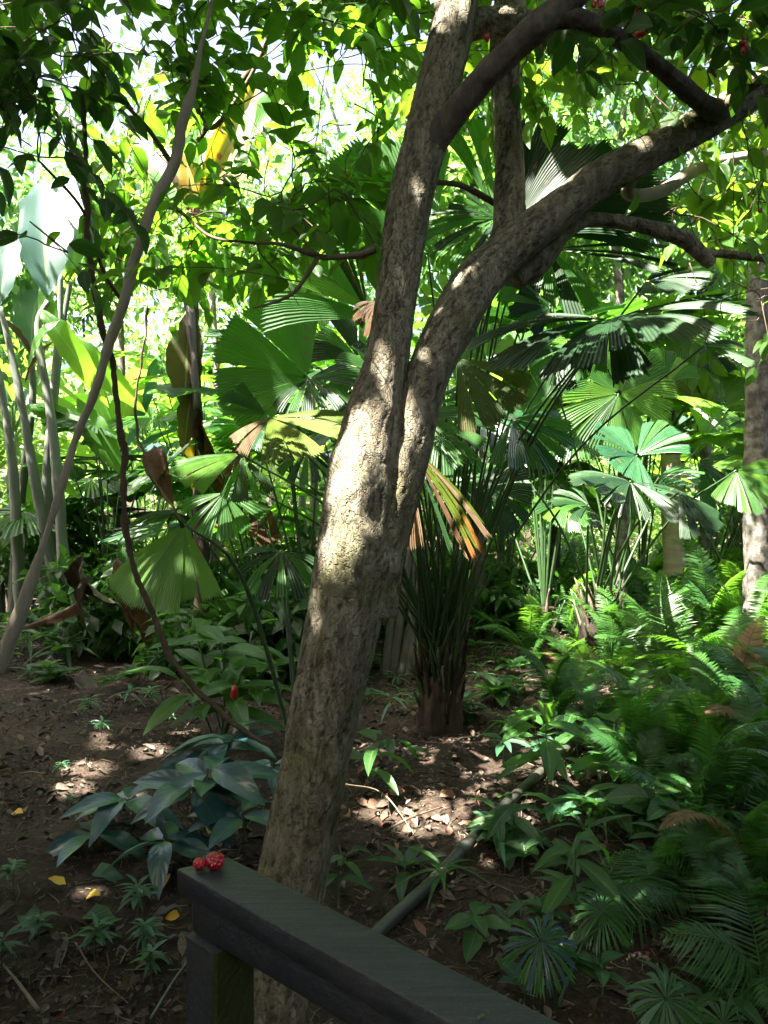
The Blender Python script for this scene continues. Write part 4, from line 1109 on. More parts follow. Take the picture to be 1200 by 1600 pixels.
fA(760, 650, 6.2, 820, 690, 6.0, (0, -.7, .7), span=180, nseg=9, mats=('fan_shaded', 'fan_gloss'), gap=0.12, droop=0.1, torn=0.15, pl=6)
# bare stalks rising from the clump
for px, py in [(620, 700), (660, 640), (700, 560), (740, 640), (650, 800), (720, 700), (760, 720)]:
    q = P(px, py, rng.uniform(5.6, 6.6))
    part('leaf_stalk', curve_tube([bA(), (cA * .5 + q * .5) + np.array((0, 0, .2)), q], 0.015, 0.008, 7, 14), M['petiole'], palmA)

# big leaf low at the left, on its own young palm
cY = G(560, 1010); cY = np.array((P(470, 1000, 5.2)[0], 5.2, 0)); cY[2] = gz(cY[0], cY[1])[0]
palmY = thing('fan_palm', 'young fan palm holding one broad pale leaf low at the left', 'palm', cY, 'fan palms')
stump(palmY, cY, 0.07, 0.25, 5, 8)
fan_leaf(palmY, cY + UP * .2, P(288, 818, 4.9), P(212, 945, 4.75), (-0.15, -0.9, 0.55), span=66, nseg=2, mats=('fan_mid',), gap=0.01, droop=0.03, torn=0.03, pl=13, amp=0.16, ctrl=P(380, 905, 5.0))
fan_leaf(palmY, cY + UP * .2, P(288, 818, 4.9), P(318, 945, 4.75), (0.1, -1, 0.3), span=34, nseg=2, mats=('fan_mid',), gap=0.10, droop=0.02, torn=0.1, pl=7, amp=0.16, ctrl=P(382, 907, 5.0))
fan_leaf(palmY, cY + UP * .2, P(288, 818, 4.9), P(160, 842, 4.7), (-0.1, -0.35, 0.95), span=40, nseg=7, mats=('fan_gloss',), gap=0.3, droop=0.03, torn=0.15, pl=3, amp=0.3, ctrl=P(378, 906, 5.0))
fan_leaf(palmY, cY + UP * .2, P(350, 770, 5.6), P(390, 830, 5.5), (0, -1, 0.3), span=250, nseg=9, mats=('fan',), gap=0.3, droop=0.06, torn=0.2, pl=4, ctrl=P(430, 860, 5.5))
fan_leaf(palmY, cY + UP * .2, P(440, 860, 5.4), P(420, 930, 5.2), (0, -0.8, 0.6), span=200, nseg=8, mats=('fan', 'fan_shaded'), gap=0.3, droop=0.12, torn=0.2, pl=4)

# right-hand palm
cB = G(938, 1028)
palmB = thing('fan_palm', 'fan palm among the ferns at the right with one round sunlit leaf', 'palm', cB, 'fan palms')
stump(palmB, cB, 0.26, 0.75, 8, 60)
bB = lambda: cB + np.array((rng.normal(0, .12), rng.normal(0, .12), rng.uniform(.45, .85)))
dB = cB[1]
def fB(hx, hy, dd, tx, ty, td, facing, **kw):
    return fan_leaf(palmB, bB(), P(hx, hy, dB + dd), P(tx, ty, dB + td), facing, stalk=(0.02, 0.011), **kw)
fB(966, 615, -1, 895, 545, -1, (0, -1, 0.1), span=352, nseg=11, mats=('fan_lit', 'fan_lit', 'fan'), gap=0.08, droop=0.0, torn=0.18, pl=7)
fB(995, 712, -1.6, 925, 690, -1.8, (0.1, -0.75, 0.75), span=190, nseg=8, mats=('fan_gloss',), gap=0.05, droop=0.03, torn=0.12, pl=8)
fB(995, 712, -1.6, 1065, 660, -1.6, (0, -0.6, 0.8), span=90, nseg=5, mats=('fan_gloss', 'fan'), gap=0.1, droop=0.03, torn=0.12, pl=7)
fB(985, 752, -2.2, 885, 740, -2.4, (0, -0.35, 0.95), span=110, nseg=8, mats=('fan_shaded',), gap=0.15, droop=0.08, torn=0.15, pl=5)
fB(985, 752, -2.2, 1095, 800, -2.6, (0, -0.5, 0.85), span=70, nseg=6, mats=('fan_shaded',), gap=0.2, droop=0.12, torn=0.15, pl=5)
fB(985, 752, -2.2, 960, 800, -2.4, (0, -1, 0.4), span=140, nseg=8, mats=('fan_shaded', 'fan'), gap=0.25, droop=0.08, torn=0.2, pl=4)
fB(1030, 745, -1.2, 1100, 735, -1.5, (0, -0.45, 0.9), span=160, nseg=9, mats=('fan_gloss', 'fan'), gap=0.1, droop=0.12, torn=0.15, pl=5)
fB(1150, 735, -1.8, 1205, 790, -2.0, (0, -0.9, 0.5), span=170, nseg=9, mats=('fan_lit', 'fan'), gap=0.06, droop=0.06, torn=0.12, pl=6)
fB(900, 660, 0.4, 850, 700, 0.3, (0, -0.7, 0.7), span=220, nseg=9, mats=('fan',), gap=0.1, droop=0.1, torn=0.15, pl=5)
fB(890, 780, 0.8, 840, 800, 0.6, (0, -0.7, 0.7), span=240, nseg=10, mats=('fan', 'fan_lit'), gap=0.2, droop=0.1, torn=0.15, pl=5)
fB(870, 610, -1.5, 830, 560, -1.6, (0, -1, .3), span=240, nseg=8, mats=('fan', 'fan_lit'), gap=0.06, droop=0.04, torn=0.15, pl=7)
fB(1060, 770, -2.6, 1110, 830, -2.8, (0, -.9, .4), span=80, nseg=5, mats=('fan_shaded',), gap=0.2, droop=0.1, torn=0.15, pl=6)
fB(920, 790, -1.8, 860, 780, -1.9, (0, -.5, .8), span=190, nseg=9, mats=('fan_shaded', 'fan'), gap=0.15, droop=0.1, torn=0.15, pl=6)
fB(1040, 600, -0.8, 1010, 540, -0.8, (0, -.9, .4), span=200, nseg=8, mats=('fan', 'fan_lit'), gap=0.1, droop=0.05, torn=0.15, pl=7)
fB(800, 730, -1.4, 750, 760, -1.5, (0, -.7, .7), span=200, nseg=9, mats=('fan', 'fan_shaded'), gap=0.15, droop=0.1, torn=0.15, pl=6)
fB(1100, 690, 0.6, 1150, 640, 0.8, (-0.2, -1, 0.3), span=120, nseg=7, mats=('fan_lit',), gap=0.06, droop=0.05, torn=0.15, pl=6)

# palms farther off, sunlit
def far_palm(px, py, dist, n, h, rad, mats, label, seed):
    x = (px - 600) / F * dist; c = np.array((x, dist, gz(x, dist)[0]))
    root = thing('fan_palm', label, 'palm', c, 'fan palms')
    stump(root, c, 0.22, 0.6, seed, 8)
    g = np.random.default_rng(seed)
    for i in range(n):
        a = g.uniform(0, 2 * math.pi); e = g.uniform(0.2, 1.0)
        hub = c + np.array((math.cos(a) * h * .45 * (1.1 - e), math.sin(a) * h * .45 * (1.1 - e), h * (0.45 + 0.55 * e)))
        out = unit((math.cos(a), math.sin(a), 0.9 * e - 0.5))
        fan_leaf(root, c + UP * .4, hub, hub + out * rad * g.uniform(.75, 1.1), (-math.cos(a) * .7, -math.sin(a) * .7 - 0.2, 0.9), span=g.uniform(180, 300), nseg=8, mats=(mats[i % len(mats)],), gap=0.14, droop=0.1, torn=0.2, pl=4, stalk=(0.02, 0.01))
far_palm(790, 0, 12.5, 11, 3.6, .95, ('fan', 'fan_lit'), 'sunlit fan palm between the big clump and the right palm', 61)
far_palm(1110, 0, 14.5, 12, 4.6, 1.2, ('fan_lit', 'fan_yellow', 'fan'), 'yellowish fan palm behind the pale trunk at the right', 62)
far_palm(400, 0, 11.5, 11, 3.4, .9, ('fan', 'fan_lit'), 'fan palm beside the dead banana trunk left of the leaning tree', 63)
far_palm(230, 0, 15.5, 12, 4.2, 1.0, ('fan_lit', 'fan'), 'sunlit fan palm far behind the crossing lianas', 64)
far_palm(560, 0, 13.5, 12, 5.2, 1.2, ('fan', 'fan_lit'), 'fan palm far behind the leaning trunk', 65)

far_palm(850, 0, 11.0, 12, 4.8, 1.25, ('fan', 'fan_shaded'), 'large fan palm filling the space between the two palm clumps', 66)
far_palm(1000, 0, 13.0, 12, 5.6, 1.3, ('fan', 'fan_lit'), 'tall fan palm rising behind the right palm', 67)
far_palm(660, 0, 12.0, 12, 5.4, 1.3, ('fan', 'fan_shaded'), 'tall fan palm rising behind the fork of the leaning trunk', 68)
far_palm(480, 0, 10.5, 12, 4.6, 1.2, ('fan', 'fan_shaded'), 'fan palm just left of the leaning trunk in the second row', 69)
far_palm(320, 0, 14.0, 12, 5.4, 1.2, ('fan', 'fan_lit'), 'tall fan palm behind the withered banana trunk', 70)
far_palm(170, 0, 12.0, 10, 3.2, 1.0, ('fan', 'fan_shaded'), 'low fan palm between paddle stalks and lianas', 71)
far_palm(1170, 0, 12.0, 11, 4.2, 1.1, ('fan', 'fan_lit'), 'fan palm behind the dark trunk at the right edge', 72)

# ------------------------------------------------------------------ plants with big single leaves
def put_leaf(root, kind, mat, pos, axis, normal, size, name='leaf', parent=None, wide=1.0):
    loc = np.array(root.location)
    m = leaf_matrix(np.asarray(pos) - loc, unit(axis), normal, size)
    if wide != 1.0:
        m = m @ Matrix.Diagonal((wide, 1, 1, 1))
    return put(name, leaf_mesh(kind, int(rng.integers(0, 4)), mat), parent or root, None, m)

def banana(px, dist, h, n, mats, label, leaf_l, seed, trunk='grey_stalk', r=0.12, lean=(0, 0), stalks=0, wide=1.0, pyb=None, name='banana_plant', upright=0.6):
    x = (px - 600) / F * dist
    c = np.array((x, dist, gz(x, dist)[0]))
    g = np.random.default_rng(seed)
    root = thing(name, label, 'banana plant', c, 'banana plants')
    top = c + np.array((lean[0], lean[1], h))
    if r:
        part('trunk', curve_tube([c - UP * .1, c * .5 + top * .5 + np.array((.05, 0, 0)), top], r, r * .55, 12, 16), M[trunk], root)
    for i in range(n):
        a = g.uniform(0, 2 * math.pi)
        e = g.uniform(0.15, 1.0) ** upright
        d = unit((math.cos(a) * (1.15 - e), math.sin(a) * (1.15 - e), e))
        st = g.uniform(.5, .9)
        q = top + d * st
        part('leaf_stalk', curve_tube([top - UP * .2, top + d * st * .5, q], 0.035, 0.02, 6, 6), M['green_stem'], root)
        nn = unit(np.array((-math.cos(a) * e, -math.sin(a) * e, 1.15 - e)) + g.normal(0, .25, 3))
        put_leaf(root, 'banana', mats[i % len(mats)], q, d, nn, leaf_l * g.uniform(.75, 1.1), wide=wide)
    return root, c, top

# dead-looking banana left of the trunk: brown trunk, hanging withered leaves, yellow leaves high up
def withered_banana():
    d = 9.5
    c = np.array((P(312, 900, d)[0], d, 0)); c[2] = gz(c[0], c[1])[0]
    root = thing('banana_plant', 'tall banana plant with ragged brown trunk and withered hanging leaves, yellow leaves high up', 'banana plant', c, 'banana plants')
    top = P(300, 470, d)
    part('trunk', curve_tube([c - UP * .1, P(316, 860, d), P(308, 680, d), P(302, 560, d), top, P(305, 330, d)], .11, .07, 12, 60, bark_disp(0.012, 18, 0.02)), M['fibre'], root)
    part('dry_sheath', curve_tube([P(296, 480, d - .12), P(303, 560, d - .14), P(308, 640, d - .12)], .05, .03, 8, 14, bark_disp(0.01, 18, 0.02)), M['grey_frond'], root)
    for (x0, y0, x1, y1, dd, mat, nn, sc, w) in [
            (300, 480, 280, 640, -.2, 'banana_olive', (0, -1, .1), 1.0, 1.5), (302, 590, 285, 700, -.25, 'banana_olive', (.2, -1, 0), 1.0, 1.2), (305, 680, 300, 810, -.25, 'fan_dying', (-.1, -1, .1), 1.0, 1.3),
            (322, 690, 222, 700, -.5, 'fan_gloss', (0, -.2, 1), 1.0, .8), (240, 695, 252, 765, -.6, 'fan_rust', (0, -1, .1), 1.0, 2.0), (310, 640, 330, 800, -.2, 'fan_rust', (0, -1, .1), 1.0, .8),
            (305, 330, 415, 90, 0, 'banana_yellow', (.5, -1, .3), 1.0, .8), (305, 330, 415, 210, -.3, 'banana_yellow', (0, -.8, .7), 1.0, .9), (305, 330, 480, 70, .4, 'banana', (0, -1, .3), 1.0, .9),
            (305, 340, 285, 220, -.2, 'banana_yellow', (0, -1, .2), 1.0, 1.2), (305, 350, 225, 90, .2, 'fan_rust', (0, -1, .2), 1.0, .7), (305, 360, 310, 300, -.3, 'fan_dead', (0, -1, .2), 1.0, 1.5),
            (305, 340, 200, 180, .4, 'banana', (0, -1, .3), 1.0, 1.1), (305, 340, 340, 40, .3, 'banana', (0, -1, .3), 1.0, 1.0), (305, 360, 420, 330, 0, 'banana', (0, -.6, .8), 1.0, 1.0)]:
        a, b = P(x0, y0, d + dd * .3), P(x1, y1, d + dd)
        put_leaf(root, 'dead' if mat in ('fan_rust', 'fan_dead', 'fan_dying') else 'banana', mat, a, b - a, nn, np.linalg.norm(b - a) * sc, wide=w)
withered_banana()

# left clump: grey stalks with blue-grey paddle leaves
def paddle_clump():
    d = 11.0
    c = np.array((P(60, 900, d)[0], d, 0)); c[2] = gz(c[0], c[1])[0]
    root = thing('paddle_leaf_clump', 'clump of tall grey-green stalks with paddle leaves tinted blue-grey as if reflecting sky at the left edge', 'paddle plant', c)
    st = [((110, 952), (85, 700), (60, 520), (75, 470), (60, 250), 'banana_sky_tint'), ((105, 950), (60, 780), (20, 560), (0, 480), (10, 350), 'banana_sky_tint'), ((35, 900), (20, 740), (0, 600), (-20, 520), (-60, 300), 'banana'),
          ((70, 940), (75, 720), (92, 520), (95, 430), (90, 240), 'banana_sky_tint'), ((78, 950), (84, 640), (100, 500), (110, 440), (125, 300), 'banana'), ((20, 940), (30, 800), (50, 640), (50, 560), (35, 360), 'banana_sky_tint'), ((0, 930), (-10, 760), (-20, 600), (-10, 480), (15, 300), 'banana')]
    for i, (a, b, e, f, t, mat) in enumerate(st):
        dd = d - .5 + .25 * i
        q = P(*a, dd); q[2] = min(q[2], gz(q[0], q[1])[0])
        part('stalk', curve_tube([q, P(*b, dd), P(*e, dd), P(*f, dd)], .095, .045, 14, 60, bark_disp(0.007, 9, 0.012)), M['grey_stalk'], root)
        p0, p1 = P(*f, dd), P(*t, dd)
        put_leaf(root, 'banana', mat, p0, p1 - p0, (0.35 - .1 * i, -1, .25), np.linalg.norm(p1 - p0) * 1.05, wide=1.5)
    for (x0, y0, x1, y1, dd, mat, w) in [(60, 480, 150, 580, -.6, 'banana', 1.2), (95, 500, 20, 540, -.7, 'banana', 1.2), (100, 520, 195, 620, .2, 'banana', 1.3), (20, 640, 130, 645, .3, 'banana', 1.0), (120, 620, 190, 740, .5, 'banana', 1.2), (90, 530, 60, 440, -.4, 'banana', 1.3),
                                         (50, 560, 20, 470, .4, 'fan_rust', .6), (40, 600, 60, 520, .5, 'fan_rust', .6), (150, 560, 160, 700, .9, 'banana', .9), (30, 700, 100, 760, .8, 'banana', 1.3), (10, 730, 70, 850, .9, 'banana', 1.5)]:
        a, b = P(x0, y0, d + dd), P(x1, y1, d + dd - .2)
        put_leaf(root, 'banana', mat, a, b - a, unit(np.array((0, -1, .5)) + rng.normal(0, .3, 3)), np.linalg.norm(b - a), wide=w)
paddle_clump()

far_b = [(180, 14, 2.3, 9, ('banana', 'banana_sky_tint'), 'sunlit banana plant behind the two crossing lianas', 2.2), (240, 18, 3.2, 10, ('banana',), 'bright banana plant far back left of the dead trunk', 2.6), (20, 17, 3.4, 10, ('banana', 'banana_sky_tint'), 'banana plant behind the grey-stalked clump', 2.8),
         (470, 17, 3.0, 9, ('banana',), 'banana plant far back just left of the leaning trunk', 2.4), (780, 18, 2.6, 9, ('banana',), 'banana plant far back between the palm stalks', 2.3), (1090, 20, 3.2, 10, ('banana', 'banana_sky_tint'), 'tall banana plant behind the pale trunk at the right', 2.4), (1000, 24, 3.0, 9, ('banana',), 'banana plant far behind the right palm', 2.4),
         (1150, 16, 1.4, 9, ('banana',), 'banana plant behind the dark trunk at the right edge', 1.9), (360, 22, 4.0, 10, ('banana',), 'tall banana plant far back above the broad pale leaf', 2.8)]
for i, (px, dist, h, n, mats, label, ll) in enumerate(far_b):
    banana(px, dist, h, n, mats, label, ll, 100 + i)

# ------------------------------------------------------------------ trunks at the right
def right_trunks():
    d = 12.0
    c = np.array((P(1055, 1000, d)[0], d, 0)); c[2] = gz(c[0], c[1])[0]
    root = thing('palm_tree', 'pale sunlit palm trunk standing among ferns at the right', 'palm', c)
    part('trunk', curve_tube([c - UP * .1, P(1058, 960, d), P(1052, 860, d), P(1049, 780, d), P(1048, 700, d)], .20, .15, 20, 60, bark_disp(0.006, 14, 0.012)), M['palm_bark'], root)
    top = P(1048, 705, d)
    part('crown_shaft', curve_tube([top - UP * .05, top + UP * .35, top + UP * .7], .16, .08, 14, 10), M['green_stem'], root)
    for (hx, hy, tx, ty, mat, sp) in ((1118, 655, 1065, 545, 'fan_yellow', 90), (1120, 640, 1180, 560, 'fan_lit', 110), (1070, 640, 1010, 560, 'fan_lit', 120), (1130, 700, 1200, 690, 'fan', 120), (1010, 680, 940, 690, 'fan', 120), (1060, 600, 1075, 500, 'fan_lit', 110), (1090, 720, 1140, 770, 'fan_gloss', 120), (990, 620, 920, 600, 'fan', 120)):
        fan_leaf(root, top + UP * .3, P(hx, hy, d - .4), P(tx, ty, d - .3), (rng.normal(0, .3), -1, .4), span=sp, nseg=7, mats=(mat,), gap=.08, droop=.06, torn=.12, pl=6, stalk=(.03, .014))
    d = 9.0
    c = np.array((P(1182, 1000, d)[0], d, 0)); c[2] = gz(c[0], c[1])[0]
    root = thing('mottled_tree', 'dark mottled tree trunk at the right edge rising out of the ferns', 'tree', c)
    part('trunk', curve_tube([c - UP * .1, P(1183, 900, d), P(1182, 760, d), P(1184, 640, d), P(1186, 450, d), P(1196, 250, d), P(1210, -60, d)], .155, .11, 36, 160, bark_disp(0.010, 24, 0.018)), M['dark_bark'], root)
    top = P(1210, -60, d)
    for (e, r0) in ((P(1300, -300, 9.5), .06), (P(1080, -250, 8.6), .05), (P(1240, -350, 8.2), .05)):
        part('limb', curve_tube([top, top * .5 + e * .5 + UP * .2, e], r0, .02, 8, 10), M['dark_bark'], root)
    crown_part(root, ((4.7, 9.0, 10.2, 2.8, 2.4, 1.3, 2600, 30, 9), {}), 'far', kind='far')
    crown_part(root, ((2.2, 7.4, 8.2, 1.5, 1.3, 1.0, 5200, 34, 19), {}), 'shade', kind='far')  # second crown above the view, added sunward to shade this trunk
right_trunks()

# ------------------------------------------------------------------ trees behind, in full sun
def far_tree(px, dist, h, crown, n, seed, label, mat='far', size=(0.28, 0.5)):
    x = (px - 600) / F * dist; z0 = gz(x, dist)[0]
    root = thing('background_tree', label, 'tree', (x, dist, z0), 'sunlit trees behind the palms')
    g = np.random.default_rng(seed)
    cz = z0 + h - crown[2]
    pos, ax, no, sz, c = crown_leaves(x, dist, cz, crown[0], crown[1], crown[2], n, 34, seed, size, 0.42)
    keep = keep_view(pos, 0.5)
    part('crown', leaves_geo('far', pos[keep], ax[keep], no[keep], sz[keep]), M[mat], root, kind='stuff')
    top = np.array((x, dist, cz - crown[2] * .3))
    part('trunk', curve_tube([(x, dist, z0 - .2), (x + .15, dist, z0 + h * .3), top], .11, .06, 10, 16, bark_disp(0.006, 12, 0.012)), M['dark_bark'], root)
    for i in g.choice(len(c), 6, replace=False):
        part('limb', curve_tube([top, top * .5 + c[i] * .5, c[i]], .07, .02, 6, 8), M['dark_bark'], root)
ft = [(-40, 19, 7.5, (2.6, 2.2, 2.6), 'sunlit tree at the far left behind the paddle leaves'), (150, 24, 9.0, (3.2, 2.5, 3.4), 'sunlit tree far back behind the slender stem'), (290, 20, 6.0, (2.2, 2.0, 2.2), 'low sunlit tree behind the dead banana trunk'), (420, 27, 10.5, (3.4, 2.6, 3.6), 'tall sunlit tree behind the round fan leaf'),
      (560, 23, 7.0, (2.6, 2.2, 2.8), 'sunlit tree straight behind the leaning trunk'), (690, 28, 11.0, (3.6, 2.6, 3.8), 'tall tree behind the fork of the leaning trunk'), (800, 22, 6.0, (2.4, 2.0, 2.4), 'low sunlit tree behind the palm stalks'), (930, 27, 10.0, (3.4, 2.6, 3.6), 'tall sunlit tree behind the round right palm leaf'),
      (1060, 24, 8.5, (3.0, 2.4, 3.0), 'sunlit tree behind the pale palm trunk'), (1200, 20, 9.0, (2.6, 2.4, 3.2), 'sunlit tree behind the right edge trunk'), (1330, 26, 9.5, (3.2, 2.6, 3.4), 'tree beyond the right edge'), (-180, 26, 10, (3.4, 2.6, 3.6), 'tree beyond the left edge')]
for i, (px, dist, h, cr, label) in enumerate(ft):
    far_tree(px, dist, h, cr, 2600, 200 + i, label, ('far', 'far_pale', 'far_cool')[i % 3])

mt = [(-60, 12.5, 8.6, (2.0, 1.6, 2.2), 'leafy sunlit tree above the paddle leaves'), (330, 14, 9.4, (2.0, 1.8, 2.2), 'leafy sunlit tree above the dead banana trunk'), (620, 12.5, 9.2, (1.9, 1.6, 1.9), 'leafy sunlit tree behind the two upright stems'), (860, 13.5, 9.6, (2.3, 1.8, 2.3), 'leafy sunlit tree over the dark fan leaves'),
      (1090, 12.5, 8.4, (2.0, 1.6, 2.2), 'leafy sunlit tree above the right branch'), (1240, 14, 8.0, (1.8, 1.6, 3.0), 'leafy sunlit tree at the right edge'), (480, 16, 9.0, (1.6, 1.6, 2.0), 'leafy sunlit tree seen through the open gap'), (740, 11.5, 9.4, (1.8, 1.5, 1.8), 'leafy sunlit tree above the fork of the leaning trunk'), (960, 11, 9.2, (1.9, 1.5, 1.8), 'leafy sunlit tree high behind the crossing dark limb'), (560, 18, 13.0, (2.4, 1.8, 2.6), 'leafy sunlit tree filling the open gap from far back'), (180, 15, 11.5, (2.6, 1.8, 2.4), 'leafy sunlit tree high behind the slender stem')]
for i, (px, dist, h, cr, label) in enumerate(mt):
    far_tree(px, dist, h, cr, 2600, 240 + i, label, ('far_cool', 'far')[i % 2], size=(.16, .30))
tt = [(-120, 32, 17, 'very tall tree at the far left'), (130, 36, 19, 'very tall tree behind the slender stem'), (380, 34, 18, 'very tall tree behind the yellow banana leaves'), (700, 36, 19, 'very tall tree behind the upright stems'), (950, 33, 18, 'very tall tree behind the right canopy'), (1220, 34, 18, 'very tall tree at the far right')]
for i, (px, dist, h, label) in enumerate(tt):
    far_tree(px, dist, h, (4.6, 3.0, 6.5), 3000, 260 + i, label, ('far_pale', 'far')[i % 2], size=(.4, .7))

def far_bush(px, dist, w, h, seed, label, n=900, mat='far'):
    x = (px - 600) / F * dist; z0 = gz(x, dist)[0]
    root = thing('shrub', label, 'shrub', (x, dist, z0), 'sunlit shrubs behind the clearing')
    pos, ax, no, sz, c = crown_leaves(x, dist, z0 + h * .5, w, w * .7, h * .55, n, 16, seed, (0.18, 0.34), 0.5)
    pos[:, 2] = np.maximum(pos[:, 2], z0 + .05)
    part('foliage', leaves_geo('far', pos, ax, no, sz), M[mat], root, kind='stuff')
    for i in range(4):
        part('stem', curve_tube([(x, dist, z0 - .05), (x * .5 + c[i][0] * .5, dist, z0 + h * .3), c[i]], .03, .01, 5, 6), M['twig'], root)
fb = [(-20, 15.5, 'shrub at the left edge behind the paddle stalks'), (130, 16.5, 'shrub behind the slender stem'), (250, 17.5, 'shrub left of the dead banana trunk'), (380, 16.0, 'shrub behind the young fan palm'), (500, 18, 'shrub behind the leaning trunk'), (640, 16.5, 'shrub right behind the fork'),
      (740, 15.5, 'shrub behind the tall leaf stalks'), (850, 17, 'shrub left of the right palm'), (960, 18, 'shrub behind the right palm'), (1080, 17.5, 'shrub behind the pale trunk'), (1190, 15.5, 'shrub behind the dark trunk at the right edge'), (1300, 18, 'shrub beyond the right edge')]
for i, (px, dist, label) in enumerate(fb):
    far_bush(px, dist, 1.5, 2.0 + .6 * (i % 3), 300 + i, 'sunlit green ' + label, 900, ('far', 'far_cool', 'far_pale')[i % 3])

for i, (px, dist, w, h, label) in enumerate([(160, 10.5, 1.0, 1.1, 'dark shrub right of the paddle stalks'), (250, 11.5, 1.0, 1.5, 'dark shrub under the withered banana leaves'), (350, 9.5, .9, 1.0, 'dark shrub behind the broad pale leaf'), (440, 9.0, .9, 1.3, 'dark shrub left of the leaning trunk'), (500, 12, 1.1, 1.6, 'dark shrub behind the leaning trunk at the ground'), (20, 12.5, 1.2, 1.9, 'dark shrub behind the paddle stalks'),
        (700, 12.0, 1.1, 1.2, 'dark shrub behind the big palm base'), (800, 12.5, 1.1, 1.4, 'dark shrub right of the big palm stalks'), (100, 13, 1.2, 1.8, 'dark shrub between the paddle stalks and the lianas')]):
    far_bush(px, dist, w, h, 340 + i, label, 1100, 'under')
def forest():
    g = np.random.default_rng(77)
    n = 9000
    x = g.uniform(-60, 60, n); y = g.uniform(38, 60, n)
    z = gz(x, y) + 10 * g.random(n) ** 0.8 * (0.6 + 0.5 * vnoise(np.stack([x * .15, y * .15, x * 0], -1)))
    pos = np.stack([x, y, z], -1)
    ax = g.normal(0, 1, (n, 3)); no = unit_rows(UP + g.normal(0, .5, (n, 3)))
    me_ = leaves_geo('far', pos, ax, no, g.uniform(1.0, 1.9, n))
    put('forest', make_mesh('forest', *me_[:2], M['far'], me_[2]), kind='stuff')
forest()

# ------------------------------------------------------------------ ferns
def frond_geo(pairs=30, width=0.22, arch=0.35, droop=0.55, pin=0.024, hang=0.15, seed=0, taper=0.30):
    g = np.random.default_rng(seed)
    t = np.linspace(0, 1, 20)
    path = np.stack([0.05 * np.sin(t * 3 + seed) * t, t * (1 - 0.12 * t), arch * 1.4 * t - droop * t ** 2.2], -1)
    geos = [tube(path, np.linspace(0.006, 0.0015, 20), 5)]
    tt = np.linspace(0.12, 0.985, pairs)
    c = np.stack([np.interp(tt, t, path[:, i]) for i in range(3)], -1)
    T = np.gradient(c, axis=0); T /= np.linalg.norm(T, axis=1)[:, None]
    for side in (-1, 1):
        prof = np.sin(np.pi * (0.12 + 0.88 * tt) ** 0.75) ** 0.7
        L = np.maximum(width * prof, 0.02) * g.uniform(.85, 1.1, pairs)
        sd = np.cross(T, UP) * side
        sd /= np.linalg.norm(sd, axis=1)[:, None]
        dr = sd * 0.92 + T * 0.42
        dr /= np.linalg.norm(dr, axis=1)[:, None]
        dr = dr + g.normal(0, .05, dr.shape)
        wv = T * pin
        hg = -UP * hang
        p0 = c; p1 = c + dr * (L * .5)[:, None] + hg * (L * .25)[:, None]; p2 = c + dr * L[:, None] + hg * (L * 1.0)[:, None]
        fold = UP * pin * .25
        V = np.stack([p0 - wv * .3, p0 + wv * .3, p1 - wv * .5 + fold, p1 + wv * .5, p2], 1).reshape(-1, 3)
        o = np.arange(pairs)[:, None] * 5
        q = (np.array([[0, 1, 3, 2]]) + o); tr = (np.array([[2, 3, 4]]) + o)
        uv = np.tile(np.array([(0, 0), (1, 0), (0, .5), (1, .5), (.5, 1)]), (pairs, 1))
        geos.append((V, [q, tr], uv))
    return merge(geos)

FROND = {}
def frond_mesh(style, k, mat):
    key = (style, k, mat)
    if key not in FROND:
        if style == 'fern':
            g = frond_geo(46, .18, .50 + .12 * k, .55 + .14 * k, .019, .25, k)
        elif style == 'palm':
            g = frond_geo(30, .42, .45 + .1 * k, .75 + .1 * k, .022, .55, 10 + k)
        FROND[key] = make_mesh('frond', g[0], g[1], M[mat], g[2])
    return FROND[key]

def fern(px, py, n, L, mat, label, group, style='fern', name='fern', spread=1.0, tilt=(0.3, 1.25), c=None, az=None):
    c = G(px, py) if c is None else np.asarray(c)
    root = thing(name, label, 'fern' if name == 'fern' else 'palm', c, group)
    for i in range(n):
        a = (i / n * 6.283 + rng.normal(0, .25)) if az is None else rng.uniform(*az)
        m = Matrix.Translation((0, 0, 0.02)) @ Matrix.Rotation(a, 4, 'Z') @ Matrix.Rotation(rng.uniform(*tilt), 4, 'X') @ Matrix.Rotation(rng.normal(0, .25), 4, 'Y') @ Matrix.Scale(L * rng.uniform(.55, 1.3), 4)
        put('frond', frond_mesh(style, int(rng.integers(0, 3)), 'fern_dead' if style == 'fern' and rng.random() < .012 else ('fern_dark' if rng.random() < .2 else mat)), root, None, m)
    return root

GF = 'ferns crowding the right side'
fern(850, 985, 14, 1.1, 'fern', 'bright feathery fern just left of the right palm base', GF)
fern(900, 1010, 13, 1.1, 'fern', 'bright feathery fern in front of the right palm base', GF)
fern(1000, 990, 14, 1.2, 'fern', 'bright fern right of the right palm base beside the sunlit gap', GF)
fern(1085, 1010, 15, 1.4, 'fern', 'bright fern at the foot of the pale trunk', GF)
fern(1165, 1040, 15, 1.4, 'fern', 'tall bright fern in front of the dark trunk at the right edge', GF)
fern(1060, 1090, 14, 1.2, 'fern', 'sunlit fern in the middle of the fern bank', GF)
fern(1150, 1150, 14, 1.1, 'fern', 'long-fronded fern at the right edge half in sun', GF)
fern(985, 1110, 12, .85, 'fern', 'small fern left of the middle of the fern bank', GF)
fern(900, 1090, 11, .7, 'fern', 'low fern in front of the palm at the right', GF)
fern(1080, 1210, 12, .85, 'fern_dark', 'shaded green fern in front of the fern bank', GF)
fern(1180, 1280, 13, .85, 'fern_dark', 'dark fern arching at the right edge', GF)
fern(1230, 1180, 14, 1.1, 'fern', 'fern cut off by the right edge', GF)
fern(800, 1000, 11, .8, 'fern', 'fern right of the tall leaf stalks', GF)
